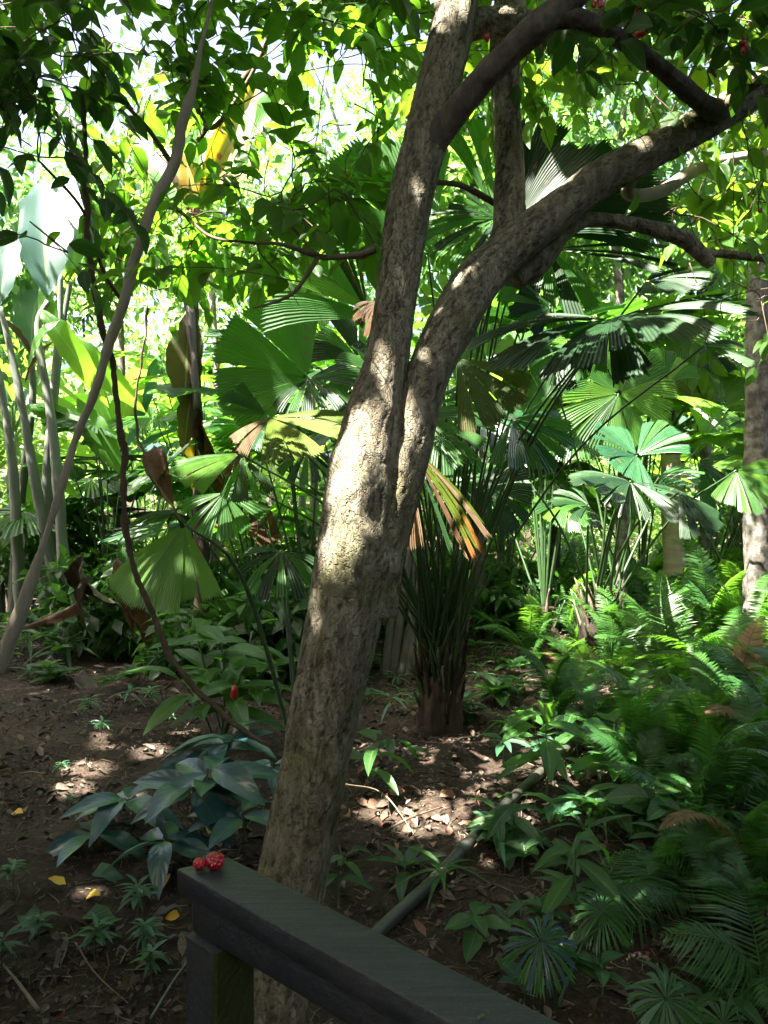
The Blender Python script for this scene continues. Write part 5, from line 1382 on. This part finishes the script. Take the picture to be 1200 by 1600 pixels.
fern(1130, 960, 14, 1.6, 'fern', 'fern behind the fern bank beside the pale trunk', GF)
fern(1220, 1000, 14, 1.6, 'fern', 'fern behind the dark trunk at the right edge', GF)
fern(960, 960, 13, 1.3, 'fern', 'fern in the background right behind the right palm', GF)
fern(780, 955, 12, 1.1, 'fern', 'fern in the background behind the tall leaf stalks', GF)
for px, py, n, L, label in [(830, 1040, 12, 1.0, 'fern in front left of the right palm base'), (950, 1050, 12, 1.0, 'fern in the sunlit middle of the bank front row'), (1040, 1040, 13, 1.3, 'fern between the sunlit gap and the pale trunk'), (1120, 1075, 14, 1.3, 'fern left of the dark trunk foot'),
                            (1000, 1180, 12, .9, 'fern at the shaded front of the bank'), (1120, 1230, 12, .95, 'fern low at the right of the bank front'), (1215, 1090, 14, 1.3, 'fern cut by the right edge above the long-fronded one'), (880, 960, 13, 1.4, 'tall fern behind the right palm base to the left'), (1020, 955, 13, 1.6, 'tall fern behind the sunlit gap'), (1190, 965, 13, 1.7, 'tall fern far back at the right edge'), (730, 975, 10, .9, 'fern behind the big palm base')]:
    fern(px, py, n, L, 'fern', label, GF)
for px, py, n, L, label in [(1000, 1270, 13, .8, 'dark fern in front of the round-leaved sapling'), (1100, 1320, 13, .8, 'dark fern below the bank front'), (1190, 1400, 12, .7, 'dark fern at the right edge above the corner palm'), (1060, 1410, 11, .55, 'low dark fern right of the arching frond'), (940, 1190, 12, .7, 'dark fern between the saplings at the pipe end'), (1150, 1470, 10, .5, 'low dark fern above the corner feather palm'),
                            (870, 1130, 12, .8, 'dark fern left of the bank near the pipe end'), (1210, 1230, 14, 1.0, 'dark fern cut by the right edge')]:
    fern(px, py, n, L, 'fern_dark', label, GF)
GP = 'small palms in the lower right'
fern(940, 1465, 4, .50, 'fern_dark', 'small feather palm with one long frond arching to the right', GP, 'palm', 'feather_palm', tilt=(.5, .9), az=(-2.2, -.6))
fern(1190, 1560, 7, .55, 'fern_dark', 'small feather palm in the bottom right corner', GP, 'palm', 'feather_palm', tilt=(.3, .8))
fern(1150, 1400, 7, .5, 'fern_dark', 'shaded feather palm at the right edge above the corner', GP, 'palm', 'feather_palm', tilt=(.3, .8))
fern(1010, 1430, 5, .42, 'fern_dark', 'shaded feather palm right of the star-shaped palm leaf', GP, 'palm', 'feather_palm', tilt=(.3, .8))

def star_palm(px, py, label, leaves):
    c = G(px, py)
    root = thing('star_palm', label, 'palm', c, GP)
    for hx, hy, hd, rad, fac, mats in leaves:
        h = P(hx, hy, hd)
        fan_leaf(root, c + UP * .02, h, h + unit((0.3, -.4, -.4)) * rad, fac, span=345, nseg=22, mats=mats, gap=.35, droop=.18, torn=.2, pl=2, stalk=(.006, .004), tooth=.12, cone=-.05)
star_palm(870, 1590, 'star palm with a round glossy leaf of many narrow blades below the arching frond', [(845, 1470, 2.95, .16, (0, -.7, .8), ('fern_dark', 'blue_leaf')), (940, 1425, 3.2, .15, (.2, -.4, .9), ('fern_dark',))])
star_palm(1060, 1640, 'star palm with pale finger leaves at the bottom right', [(1040, 1560, 2.7, .15, (0, -.5, .9), ('fern_dark', 'tuft')), (1130, 1600, 2.75, .14, (0, -.6, .8), ('fern_dark',))])

# ------------------------------------------------------------------ broad-leaved plants
def broad_plant(c, stems, label, name, cat, kind='broad', mat='ginger', leaf=(.2, .3), per=7, group=None, stem_mat='green_stem', lift=.3, top_only=False, wide=1.0, flat=.5):
    """stems: list of (top point, radius)."""
    root = thing(name, label, cat, c, group)
    for top, r in stems:
        top = np.asarray(top); b = np.asarray(c) + np.append(rng.normal(0, .02, 2), 0)
        mid = b * .5 + top * .5 + np.append(rng.normal(0, .03, 2), 0.03)
        part('stem', curve_tube([b - UP * .02, mid, top], r, r * .5, 6, 10), M[stem_mat], root)
        path = spline(np.array([b, mid, top]), 20)
        a0 = rng.uniform(0, 6.28)
        for i in range(per):
            f = 1 - (i / per) * (.15 if top_only else .6)
            q = path[int(f * 19)]
            a = a0 + i * 2.4
            d = unit((math.cos(a), math.sin(a), lift + rng.normal(0, .2)))
            put_leaf(root, kind, mat, q, d, unit(np.array((-d[0] * .4, -d[1] * .4 - .25, 1)) + rng.normal(0, flat * .4, 3)), rng.uniform(*leaf), wide=wide)
    return root

GG = 'ginger plants left of the trunk'
c = G(345, 1170)
def top_at(px, py, c, dd=0.0):
    return P(px, py, c[1] + dd)
gp = broad_plant(c, [(top_at(300, 960, c, .2), .012), (top_at(345, 1000, c), .012), (top_at(395, 985, c, .3), .012), (top_at(370, 1060, c, -.3), .012), (top_at(420, 1040, c, .1), .01), (top_at(270, 1050, c, -.1), .01)],
                 'tall leafy ginger with bright green leaves and a red flower left of the trunk', 'ginger_plant', 'plant', leaf=(.36, .52), per=8, group=GG, wide=1.15)
# red flower head
fp = P(366, 1082, c[1] - .45)
V, Fc, uv = tube(np.array([fp + UP * z for z in np.linspace(-.06, .06, 14)]), .028 * np.sqrt(np.clip(1 - np.linspace(-1, 1, 14) ** 2, .02, 1)), 12, lambda th, s, p, r: (.004 * np.sin(th * 6 + s * 160), th * 0))[:3]
part('flower', (V, Fc, uv), M['fruit'], gp)
c = G(440, 1060)
broad_plant(c, [(top_at(420, 900, c), .014), (top_at(470, 930, c, .3), .014), (top_at(380, 930, c, .2), .014)], 'shaded broad-leaved plant behind the ginger against the trunk', 'ginger_plant', 'plant', leaf=(.45, .65), per=6, group=GG, wide=1.2, mat='under')
GBL = 'plants by the railing end, leaves tinted blue-green for sky reflection'
for px, py, tops, n, sz, label in [
        (195, 1310, [(195, 1245)], 8, (.34, .46), 'sky-tinted blue-green plant with long drooping leaves lying over the slope left of the berries'),
        (300, 1330, [(300, 1225), (330, 1200)], 7, (.32, .42), 'sky-tinted blue-green plant with upright overlapping leaves above the berries'),
        (250, 1370, [(255, 1310)], 7, (.24, .34), 'sky-tinted blue-green plant with leaves dipping behind the railing end'),
        (360, 1350, [(375, 1270)], 7, (.28, .38), 'sky-tinted blue-green plant squeezed between railing and trunk'),
        (420, 1290, [(425, 1190)], 5, (.2, .3), 'dark broad-leaved plant touching the left side of the trunk')]:
    c = G(px, py)
    broad_plant(c, [(top_at(x, y, c), .007) for x, y in tops], label, 'blue_leaf_plant', 'plant', mat='blue_leaf', leaf=sz, per=n, group=GBL, lift=.12, top_only=True, wide=1.3)

# seedlings and tufts
def tuft(px, py, n, L, mat, label, group, kind='blade', h=.05, name='seedling', wide=1.0, lift=(.1, .9)):
    c = G(px, py)
    root = thing(name, label, 'seedling' if name == 'seedling' else 'plant', c, group)
    part('stem', curve_tube([c - UP * .02, c + UP * h * .5 + np.append(rng.normal(0, .008, 2), 0), c + UP * h], .004, .003, 5, 6), M['green_stem'], root)
    for i in range(n):
        a = i * 2.4 + rng.normal(0, .2)
        d = unit((math.cos(a), math.sin(a), rng.uniform(*lift)))
        put_leaf(root, kind, mat, c + UP * h * (1 - .4 * i / n), d, unit(np.array((-d[0] * .5, -d[1] * .5, 1)) + rng.normal(0, .15, 3)), L * rng.uniform(.7, 1.15), wide=wide)
    return root
for px, py, tops, n, sz, label in [(150, 1330, [(150, 1300)], 7, (.26, .38), 'sky-tinted blue-green plant lowest on the slope with leaves spread flat'), (340, 1250, [(335, 1170), (360, 1150)], 7, (.32, .44), 'sky-tinted blue-green plant reaching up beside the ginger stems')]:
    c = G(px, py)
    broad_plant(c, [(top_at(x, y, c), .007) for x, y in tops], label, 'blue_leaf_plant', 'plant', mat='blue_leaf', leaf=sz, per=n, group=GBL, lift=.08, top_only=True, wide=1.15)
GT = 'small seedlings on the bare slope'
sl = [(215, 1440, 12, .16, 'bushy seedling left of the railing post'), (225, 1500, 12, .15, 'seedling beside the railing post below the bushy one'), (235, 1545, 10, .14, 'lowest seedling beside the railing post'), (150, 1510, 11, .16, 'spiky seedling in the lower left near the pebbly soil'), (60, 1480, 9, .13, 'seedling near the left edge low down'),
      (20, 1395, 9, .13, 'pale seedling at the left edge under the yellow leaves'), (5, 1530, 9, .16, 'seedling cut by the left edge at the bottom'), (140, 1130, 9, .2, 'seedling above the sun flecks on the slope'), (235, 1110, 10, .18, 'seedling under the ginger leaves on the slope'), (205, 1000, 10, .28, 'seedling near the grey fallen frond'), (250, 1055, 8, .25, 'seedling with upright pale shoots left of the ginger'),
      (160, 1160, 9, .16, 'seedling in the sun flecks'), (95, 1215, 7, .1, 'tiny seedling on the bare soil at the left'), (265, 1140, 10, .16, 'seedling at the edge of the sun flecks below the ginger'), (110, 1265, 6, .09, 'tiny seedling above the yellow fallen leaf')]
for px, py, n, L, label in sl:
    tuft(px, py, int(n * 2.0), L * .62, 'tuft', label, GT, kind='broad', h=L * 1.1, wide=rng.uniform(.8, 1.2), lift=(-.1, .9))
LANDMARKS = [(60, 1060, 'grey fallen frond'), (250, 880, 'broad pale palm leaf'), (140, 1210, 'sun flecks on the slope'), (330, 1355, 'berries'), (370, 1000, 'leafy ginger'), (366, 1082, 'red flower'), (345, 1500, 'railing post'), (470, 1240, 'leaning trunk'), (690, 1080, 'big palm base'), (640, 1275, 'sun fleck right of the trunk'),
             (860, 1200, 'upper end of the pipe'), (650, 1430, 'lower end of the pipe'), (750, 1310, 'middle of the pipe'), (740, 1450, 'sapling with oval leaves'), (845, 1465, 'star palm leaf'), (1050, 1360, 'arching frond'), (938, 1010, 'right palm base'), (1160, 1510, 'corner feather palm'), (1060, 990, 'pale trunk'), (1180, 950, 'dark edge trunk'),
             (920, 1330, 'drooping sapling'), (1040, 1560, 'pale finger leaves'), (40, 930, 'paddle stalks'), (310, 930, 'withered banana trunk'), (600, 1500, 'railing'), (280, 1240, 'blue-green leaves'), (100, 1390, 'pair of yellow fallen leaves'), (60, 1480, 'left edge seedling'), (20, 1590, 'bottom left corner'), (1180, 1280, 'dark arching fern'), (960, 1200, 'round-leaved sapling')]
_said = set()
def say(look, px, py):
    """look + where it stands beside something one can find; never the same twice."""
    order = sorted(LANDMARKS, key=lambda l: (l[0] - px) ** 2 + (l[1] - py) ** 2)
    for far in ('', 'well '):
        for lx, ly, nm in order[:9]:
            dx, dy = px - lx, py - ly
            r = math.hypot(dx, dy)
            if r < 18:
                w = 'right beside'
            elif abs(dx) > 1.8 * abs(dy):
                w = 'left of' if dx < 0 else 'right of'
            elif abs(dy) > 1.8 * abs(dx):
                w = 'behind' if dy < 0 else 'in front of'
            else:
                w = ('behind' if dy < 0 else 'in front of') + (' and left of' if dx < 0 else ' and right of')
            t = '%s %s%s the %s' % (look, far, w, nm)
            if t not in _said and len(t.replace('-', ' ').split()) <= 15 and not (far and r < 60):
                _said.add(t)
                return t
    return t
LOOK = {'broad': 'pointed-leaved', 'round': 'oval-leaved', 'blade': 'narrow-leaved'}
GU = 'small plants carpeting the forest edge'
for k in range(46):
    px = rng.uniform(20, 470); py = rng.uniform(962, 1035)
    tuft(px, py, 12, rng.uniform(.32, .6), 'under' if k % 3 else 'tuft', say(('small ' if k % 2 else 'low ') + LOOK[('broad', 'blade')[k % 2]] + ' plant', px, py), GU, kind=('broad', 'blade')[k % 2], h=rng.uniform(.15, .4), name='ground_plant')
for k in range(60):
    if k < 30:
        px, py = rng.uniform(0, 460), rng.uniform(1000, 1110)
    else:
        px, py = rng.uniform(570, 900), rng.uniform(1005, 1130)
    tuft(px, py, 8, rng.uniform(.16, .32), ('under', 'tuft', 'under')[k % 3], say(('little ' if k % 2 else 'sprawling ') + LOOK[('broad', 'blade', 'round')[k % 3]] + ' herb', px, py), GU, kind=('broad', 'blade', 'round')[k % 3], h=rng.uniform(.06, .2), name='ground_plant')
GM = 'low plants on the shaded floor right of the trunk'
for k in range(56):
    px = rng.uniform(600, 1190); py = rng.uniform(1080, 1360)
    if 560 < px < 760 and 1140 < py < 1340:
        py = rng.uniform(1360, 1420) if rng.random() < .3 else rng.uniform(1060, 1120)
    tuft(px, py, 8, rng.uniform(.14, .28), ('under', 'under', 'ginger', 'tuft')[k % 4], say('low ' + LOOK[('broad', 'round', 'blade')[k % 3]] + ' plant', px, py), GM, kind=('broad', 'round', 'blade')[k % 3], h=rng.uniform(.08, .2), name='ground_plant')
for k in range(26):
    px = rng.uniform(780, 1200); py = rng.uniform(1360, 1590)
    tuft(px, py, 7, rng.uniform(.10, .2), ('under', 'under', 'tuft')[k % 3], say('little ' + LOOK[('broad', 'round', 'blade')[k % 3]] + ' plant', px, py), 'low plants in the lower right', kind=('broad', 'round', 'blade')[k % 3], h=rng.uniform(.05, .16), name='ground_plant')

GS = 'broad-leaved saplings right of the trunk'
for px, py, tops, n, sz, kind, mat, label in [
        (740, 1500, [(738, 1430)], 6, (.15, .21), 'round', 'ginger', 'small sapling with five oval leaves above the railing'),
        (915, 1470, [(900, 1310)], 7, (.22, .32), 'broad', 'ginger', 'tall sapling with drooping pointed leaves left of the arching frond'),
        (855, 1250, [(850, 1100), (830, 1120)], 7, (.30, .42), 'broad', 'ginger', 'upright sapling with large leaves near the end of the pipe'),
        (960, 1250, [(960, 1130), (985, 1150)], 7, (.30, .4), 'round', 'ginger', 'round-leaved sapling in front of the small fern'),
        (810, 1330, [(800, 1250), (770, 1260)], 7, (.2, .3), 'broad', 'under', 'dark sapling leaning over the pipe'),
        (560, 1250, [(590, 1160)], 6, (.28, .4), 'broad', 'under', 'dark sapling touching the right side of the trunk'),
        (1030, 1330, [(1020, 1240), (1060, 1250)], 7, (.22, .32), 'round', 'under', 'dark round-leaved sapling below the fern bank'),
        (530, 1420, [(545, 1330)], 6, (.14, .22), 'broad', 'under', 'small dark sapling behind the railing right of the trunk'),
        (900, 1190, [(900, 1110)], 8, (.3, .4), 'broad', 'under', 'sapling between the pipe and the low fern'),
        (640, 1200, [(600, 1150)], 5, (.25, .36), 'broad', 'under', 'sapling arching over bare soil right of the trunk')]:
    c = G(px, py)
    broad_plant(c, [(top_at(x, y, c), .006) for x, y in tops], label, 'sapling', 'sapling', kind=kind, mat=mat, leaf=sz, per=n, group=GS, lift=.1, stem_mat='green_stem')
# strap-leaved clumps at the foot of the palms
for px, py, n, L, label in [(770, 1005, 26, .8, 'dark strap-leaved clump right of the big palm base'), (1000, 1000, 20, .7, 'strap-leaved clump right of the right palm'), (545, 1015, 14, .6, 'strap-leaved clump behind the trunk')]:
    tuft(px, py, n, L, 'under', label, 'strap-leaved clumps', h=.25, name='strap_plant', lift=(.5, 1.6))
# grey dead stalks leaning behind the trunk
for k, (x0, y0, x1, y1) in enumerate([(612, 1030, 650, 800), (600, 1020, 628, 860), (625, 1035, 668, 850), (640, 1030, 645, 880)]):
    q = P(x0, y0, 9.5); q[2] = gz(q[0], q[1])[0]
    root = thing('dead_stalk', ['longest pale dead stalk leaning behind the trunk', 'leftmost pale dead stalk close to the trunk', 'rightmost pale dead stalk leaning toward the palm', 'upright pale dead stalk among the leaning ones'][k], 'stalk', q, 'dead stalks behind the trunk')
    part('dry_stem', curve_tube([q - UP * .05, q * .5 + P(x1, y1, 9.7) * .5, P(x1, y1, 9.7)], .07, .03, 8, 14), M['grey_frond'], root)

for k in range(7):
    px, py = rng.uniform(110, 260), rng.uniform(850, 960)
    q = P(px, py, rng.uniform(8.6, 9.6))
    q[2] = max(q[2], gz(q[0], q[1])[0] + .05)
    o = put('dead_leaf', leaf_mesh('dead', k % 4, ('fan_rust', 'litter', 'litter', 'fan_rust')[k % 4], 'dead_leaf'), None, None, leaf_matrix(q, (rng.normal(0, .8), rng.normal(0, .3), -.5), (rng.normal(0, .3), -.7, .6), rng.uniform(.5, .9)) @ Matrix.Diagonal((1.3, 1, 1, 1)))
    tag(o, say('withered brown hanging leaf', px, py), 'dead leaf', 'withered leaves caught in the undergrowth')

# ------------------------------------------------------------------ pipe, litter, fruit
def build_pipe():
    pts = [G(x, y) + UP * .04 for x, y in ((560, 1510), (612, 1458), (690, 1375), (770, 1292), (850, 1215), (905, 1165))]
    root = thing('water_pipe', 'grey plastic water pipe lying on the ground right of the trunk', 'pipe', pts[0])
    pts = np.array(pts); pts[:, 2] = np.linspace(pts[0][2], pts[-1][2], len(pts)) * .5 + pts[:, 2] * .5 + .02
    path = spline(pts, 60)
    part('pipe_run', tube(path, .035, 16), M['pipe'], root)
    for k in (18,):
        a, b = path[k], path[k + 2]
        part('coupling', tube(np.array([a, a * .97 + b * .03, a * .95 + b * .05, a * .1 + b * .9, a * .05 + b * .95, b]), np.array([.038, .044, .045, .045, .044, .038]), 18), M['pipe'], root)
build_pipe()

def litter_stuff():
    n = 30000
    r = rng.random(n) ** 1.4
    y = 2.2 + r * 12
    x = rng.uniform(-.62, .66, n) * (y + .8)
    z = gz(x, y) + .012
    pos = np.stack([x, y, z], -1)
    a = rng.uniform(0, 6.28, n)
    ax = np.stack([np.cos(a), np.sin(a), rng.normal(0, .25, n)], -1)
    no = unit_rows(UP + rng.normal(0, .35, (n, 3)))
    sz = (.018 + .075 * rng.random(n) ** 2.2) * (1 + .06 * y)
    drift = fbm(np.stack([x * 1.6, y * 1.6, x * 0], -1), 3, 44)
    k = rng.random(n) < np.clip((drift - .33) * 4.5, .12, 1)
    pos, ax, no, sz = pos[k], ax[k], no[k], sz[k] * (0.5 + 0.6 * rng.random(k.sum()) ** 1.5)
    g = leaves_geo('litter', pos, ax, no, sz)
    put('leaf_litter', make_mesh('leaf_litter', g[0], g[1], M['litter'], g[2]), kind='stuff')
    geos = []
    for _ in range(6500):
        yy = 2.3 + rng.random() ** 1.3 * 10; xx = rng.uniform(-.6, .62) * (yy + .6)
        q = np.array((xx, yy, gz(xx, yy)[0] + .014)); a = rng.uniform(0, 6.28); L = .02 + .2 * rng.random() ** 2.5
        d = np.array((math.cos(a), math.sin(a), rng.normal(0, .1))) * L
        geos.append(tube(np.array([q, q + d * .5 + rng.normal(0, .012, 3), q + d]), rng.uniform(.0008, .0032), 4, cap=False))
    g = merge(geos)
    put('twig_litter', make_mesh('twig_litter', g[0], g[1], M['stick'], g[2]), kind='stuff')
litter_stuff()

def fallen(px, py, L, mat, label, group=None, ang=None, name='fallen_leaf', wide=1.0, up=0.02):
    c = G(px, py); c[2] += up
    a = rng.uniform(0, 6.28) if ang is None else R(ang)
    m = leaf_matrix(c, (math.cos(a), math.sin(a), .1), unit(UP + rng.normal(0, .25, 3) + np.array((0, -.25, 0))), L)
    if wide != 1.0:
        m = m @ Matrix.Diagonal((wide, 1, 1, 1))
    key = ('litter', int(rng.integers(0, 4)), mat)
    o = put(name, leaf_mesh(key[0], key[1], mat, 'fallen_leaf'), None, None, m)
    return tag(o, label, 'fallen leaf', group)
GY = 'yellow fallen leaves'
for px, py, L, label in [(38, 1275, .09, 'yellow fallen leaf lying alone on bare soil at the left'), (105, 1392, .10, 'round yellow fallen leaf, left of the pair on the lower slope'), (158, 1408, .09, 'yellow fallen leaf, right of the pair on the lower slope'), (330, 1295, .13, 'bright yellow fallen leaf under the blue-green leaves above the berries'), (262, 1375, .10, 'orange-yellow fallen leaf beside the railing end'),
                         (283, 1438, .08, 'yellow fallen leaf next to the railing post'), (362, 1300, .07, 'small yellow fallen leaf nearest the trunk'), (700, 1370, .08, 'tan yellow fallen leaf beside the pipe')]:
    fallen(px, py, L, 'yellow_leaf', label, GY, wide=1.5)
GBr = 'brown fallen leaves'
for k in range(70):
    left = k % 2
    px, py = (rng.uniform(0, 300), rng.uniform(1080, 1600)) if left else (rng.uniform(540, 820), rng.uniform(1180, 1480))
    wd = rng.uniform(.8, 1.5); red = not (left or k % 4)
    fallen(px, py, rng.uniform(.06, .12), 'litter_red' if red else 'litter', say(('reddish ' if red else 'brown ') + ('broad' if wd > 1.25 else 'narrow' if wd < 1 else 'curled') + ' fallen leaf', px, py), GBr, wide=wd)
for k in range(16):
    px, py = rng.uniform(560, 720), rng.uniform(1235, 1330)
    fallen(px, py, rng.uniform(.08, .15), 'litter_red', say('reddish dead leaf', px, py), 'reddish dead leaves', wide=1.4)
for k in range(28):
    px, py = (rng.uniform(0, 290), rng.uniform(1040, 1590)) if k % 2 else (rng.uniform(550, 900), rng.uniform(1060, 1470))
    c = G(px, py) + UP * .025
    a = rng.uniform(0, 6.28)
    o = put('dead_leaf', leaf_mesh('dead', k % 4, ('litter', 'stick', 'litter_red', 'grey_frond')[k % 4], 'dead_leaf'), None, None, leaf_matrix(c, (math.cos(a), math.sin(a), .25), unit(UP + rng.normal(0, .3, 3)), rng.uniform(.10, .26)) @ Matrix.Diagonal((rng.uniform(.8, 1.6), 1, 1, 1)))
    tag(o, say(('curled brown', 'twisted tan', 'curled reddish', 'crumpled grey')[k % 4] + ' dead leaf', px, py), 'dead leaf', 'large dead leaves on the ground')
for px, py, L, label in [(125, 1445, .22, 'large dull grey-green dead leaf at the lower left'), (140, 1375, .2, 'pale green fallen leaf folded on the slope below the blue-green leaves'), (40, 1440, .2, 'large dull dead leaf at the left edge')]:
    fallen(px, py, L, 'tuft' if 'pale' in label else 'under', label, 'big fallen leaves', wide=1.2, up=.03)
def dead_frond(px0, py0, px1, py1, label, w=1.0):
    a, b = G(px0, py0) + UP * .05, G(px1, py1) + UP * .04
    o = put('dead_frond', leaf_mesh('dead', 1, 'grey_frond', 'dead_frond'), None, None, leaf_matrix(a, b - a, unit(np.array((.2, -.6, .8))), np.linalg.norm(b - a)) @ Matrix.Diagonal((w, 1, 1, 1)))
    tag(o, label, 'dead frond', 'grey dead fronds')
dead_frond(60, 1038, 120, 1075, 'grey dried frond, upper left piece on the dark slope', .9)
dead_frond(108, 1066, 178, 1092, 'grey dried frond, lower right piece on the dark slope', .8)
dead_frond(470, 1000, 395, 992, 'pale dried frond lying behind the ginger', .8)

def stick(pix, r, label, mat='stick', up=.02):
    pts = [G(x, y) + UP * (up + u) for x, y, u in pix]
    root = thing('stick', label, 'stick', pts[0], 'sticks on the ground')
    part('stick_wood', curve_tube(pts, r, r * .5, 6, 16), M[mat], root)
stick([(235, 1600, 0), (270, 1555, .03), (298, 1525, .05)], .006, 'straight green-grey stick at the foot of the railing post', 'grey_stalk')
stick([(60, 1600, .03), (25, 1555, .03), (-10, 1510, .02)], .009, 'pale stick in the bottom left corner')
stick([(118, 1480, 0), (150, 1540, .02), (200, 1580, 0)], .004, 'thin bent stick on the lower left slope')
stick([(600, 1310, .02), (640, 1295, .05), (690, 1275, .04)], .010, 'stick lying in the sun fleck right of the trunk')
stick([(540, 1290, .25), (600, 1275, .12), (660, 1330, .0)], .006, 'thin twig leaning at the right side of the trunk')
stick([(300, 1130, .02), (285, 1160, .06), (265, 1190, .02)], .006, 'pale stick pointing out of the sun fleck below the ginger')
stick([(170, 1000, .02), (205, 975, .05), (240, 985, .02)], .008, 'stick at the back of the left slope')
for k, (x0, y0, x1, y1, h) in enumerate([(700, 960, 712, 1200, 0), (760, 1140, 740, 1180, 0)]):
    pass

def berry_geo(c, r, n, seed, squash=.85):
    """A lumpy red fruit: one skin pushed out into many drupelets."""
    g = np.random.default_rng(seed)
    th = np.linspace(0, math.pi, 48); ph = np.linspace(0, 2 * math.pi, 84, endpoint=False)
    T, Ph = np.meshgrid(th, ph, indexing='ij')
    D = np.stack([np.sin(T) * np.cos(Ph), np.sin(T) * np.sin(Ph), np.cos(T)], -1).reshape(-1, 3)
    k = np.arange(n) + .5
    a = np.arccos(1 - 2 * k / n); b = math.pi * (1 + 5 ** .5) * k
    S = np.stack([np.sin(a) * np.cos(b), np.sin(a) * np.sin(b), np.cos(a)], -1) + g.normal(0, .05, (n, 3))
    S /= np.linalg.norm(S, axis=1)[:, None]
    ang = np.arccos(np.clip(D @ S.T, -1, 1)).min(1)
    w = math.sqrt(4 / n) * 1.05
    bump = np.sqrt(np.clip(1 - (ang / w) ** 2, 0, 1))
    rr = r * (.83 + .20 * bump)
    V = c + D * rr[:, None] * np.array((1, 1, squash))
    m = len(ph)
    q = (np.arange(len(th) - 1)[:, None] * m + np.arange(m)[None]).ravel(); e = (np.arange(len(th) - 1)[:, None] * m + (np.arange(m)[None] + 1) % m).ravel()
    return V, np.stack([q, q + m, e + m, e], -1), None
ztop = 1.35
def on_rail(px, py):
    d = (2 - ztop) * F / (py - 800)
    return np.array(((px - 600) / F * d, d, ztop))
for px, py, r, label in [(312, 1357, .0120, 'smaller dark red berry at the left on the railing end'), (336, 1357, .0180, 'larger bumpy red berry at the right on the railing end')]:
    q = on_rail(px, py)
    root = thing('red_berry', label, 'berry', q, 'red berries on the railing')
    part('skin', berry_geo(q + UP * r * .80, r, 46, int(px)), M['fruit'], root)
    part('stalk', curve_tube([q + UP * r * 1.4, q + np.array((r * .6, r * .3, r * 1.75)), q + np.array((r * 1.2, r * .5, r * 1.8))], .0012, .0008, 5, 6), M['twig'], root)
for px, py, L, label in [(362, 1349, .018, 'tiny curled dead leaf scrap beside the berries on the railing'), (352, 1341, .014, 'tiny reddish leaf scrap at the far corner of the railing end'), (745, 1598, .016, 'tiny pale leaf scrap on the railing at the bottom edge')]:
    q = on_rail(px, py) + UP * .003
    o = put('leaf_scrap', leaf_mesh('litter', 1, 'litter', 'fallen_leaf'), None, None, leaf_matrix(q, (.8, .5, .1), (0, 0, 1), L))
    tag(o, label, 'leaf scrap', 'leaf scraps on the railing')

def fruit_cluster(px, py, d, n, r, label):
    q = P(px, py, d)
    root = thing('fruit_cluster', label, 'fruit', q, 'red fruit hanging in the tree')
    part('stalk', curve_tube([q + np.array((.02, .02, .10)), q + UP * .05, q], .003, .002, 5, 6), M['twig'], root)
    g = np.random.default_rng(int(px))
    for k in range(n):
        o = unit(g.normal(0, 1, 3)) * r * .9 * np.array((1, 1, 1.3))
        part('fruit', tube(np.array([q + o + UP * z * r for z in np.linspace(-.75, .75, 9)]), r * .5 * np.sqrt(np.clip(1 - np.linspace(-1, 1, 9) ** 2, .01, 1)), 10), M['fruit'], root)
for a in [(1000, 36, 2.45, 11, .026, 'bright red fruit cluster hanging near the top right'), (935, 10, 2.5, 5, .018, 'red fruit cluster cut by the top edge'), (1160, 76, 2.7, 5, .018, 'red fruit cluster above the right branch'), (757, 60, 2.8, 4, .016, 'dark red fruit between the two upright stems'),
          (1113, 118, 2.8, 3, .013, 'small dark red fruit above the branch joint'), (848, 73, 2.85, 2, .010, 'tiny red fruit behind the crossing dark branch'), (1185, 330, 3.2, 3, .013, 'small red fruit at the right edge below the branch'), (540, 272, 2.8, 2, .008, 'tiny red fruit on the twig left of the trunk')]:
    fruit_cluster(*a)
for px, py, r, label in [(95, 1592, .016, 'fallen red fruit in the bottom left corner'), (1012, 1498, .010, 'small pink fallen fruit in the lower right'), (690, 1432, .008, 'tiny fallen red fruit beside the pipe')]:
    q = G(px, py)
    root = thing('fallen_fruit', label, 'fruit', q, 'fallen red fruit')
    part('skin', berry_geo(q + UP * r, r, 22, int(px)), M['fruit'], root)

print('objects', len(bpy.data.objects), 'tris', sum(len(o.data.polygons) for o in bpy.data.objects if o.type == 'MESH'))
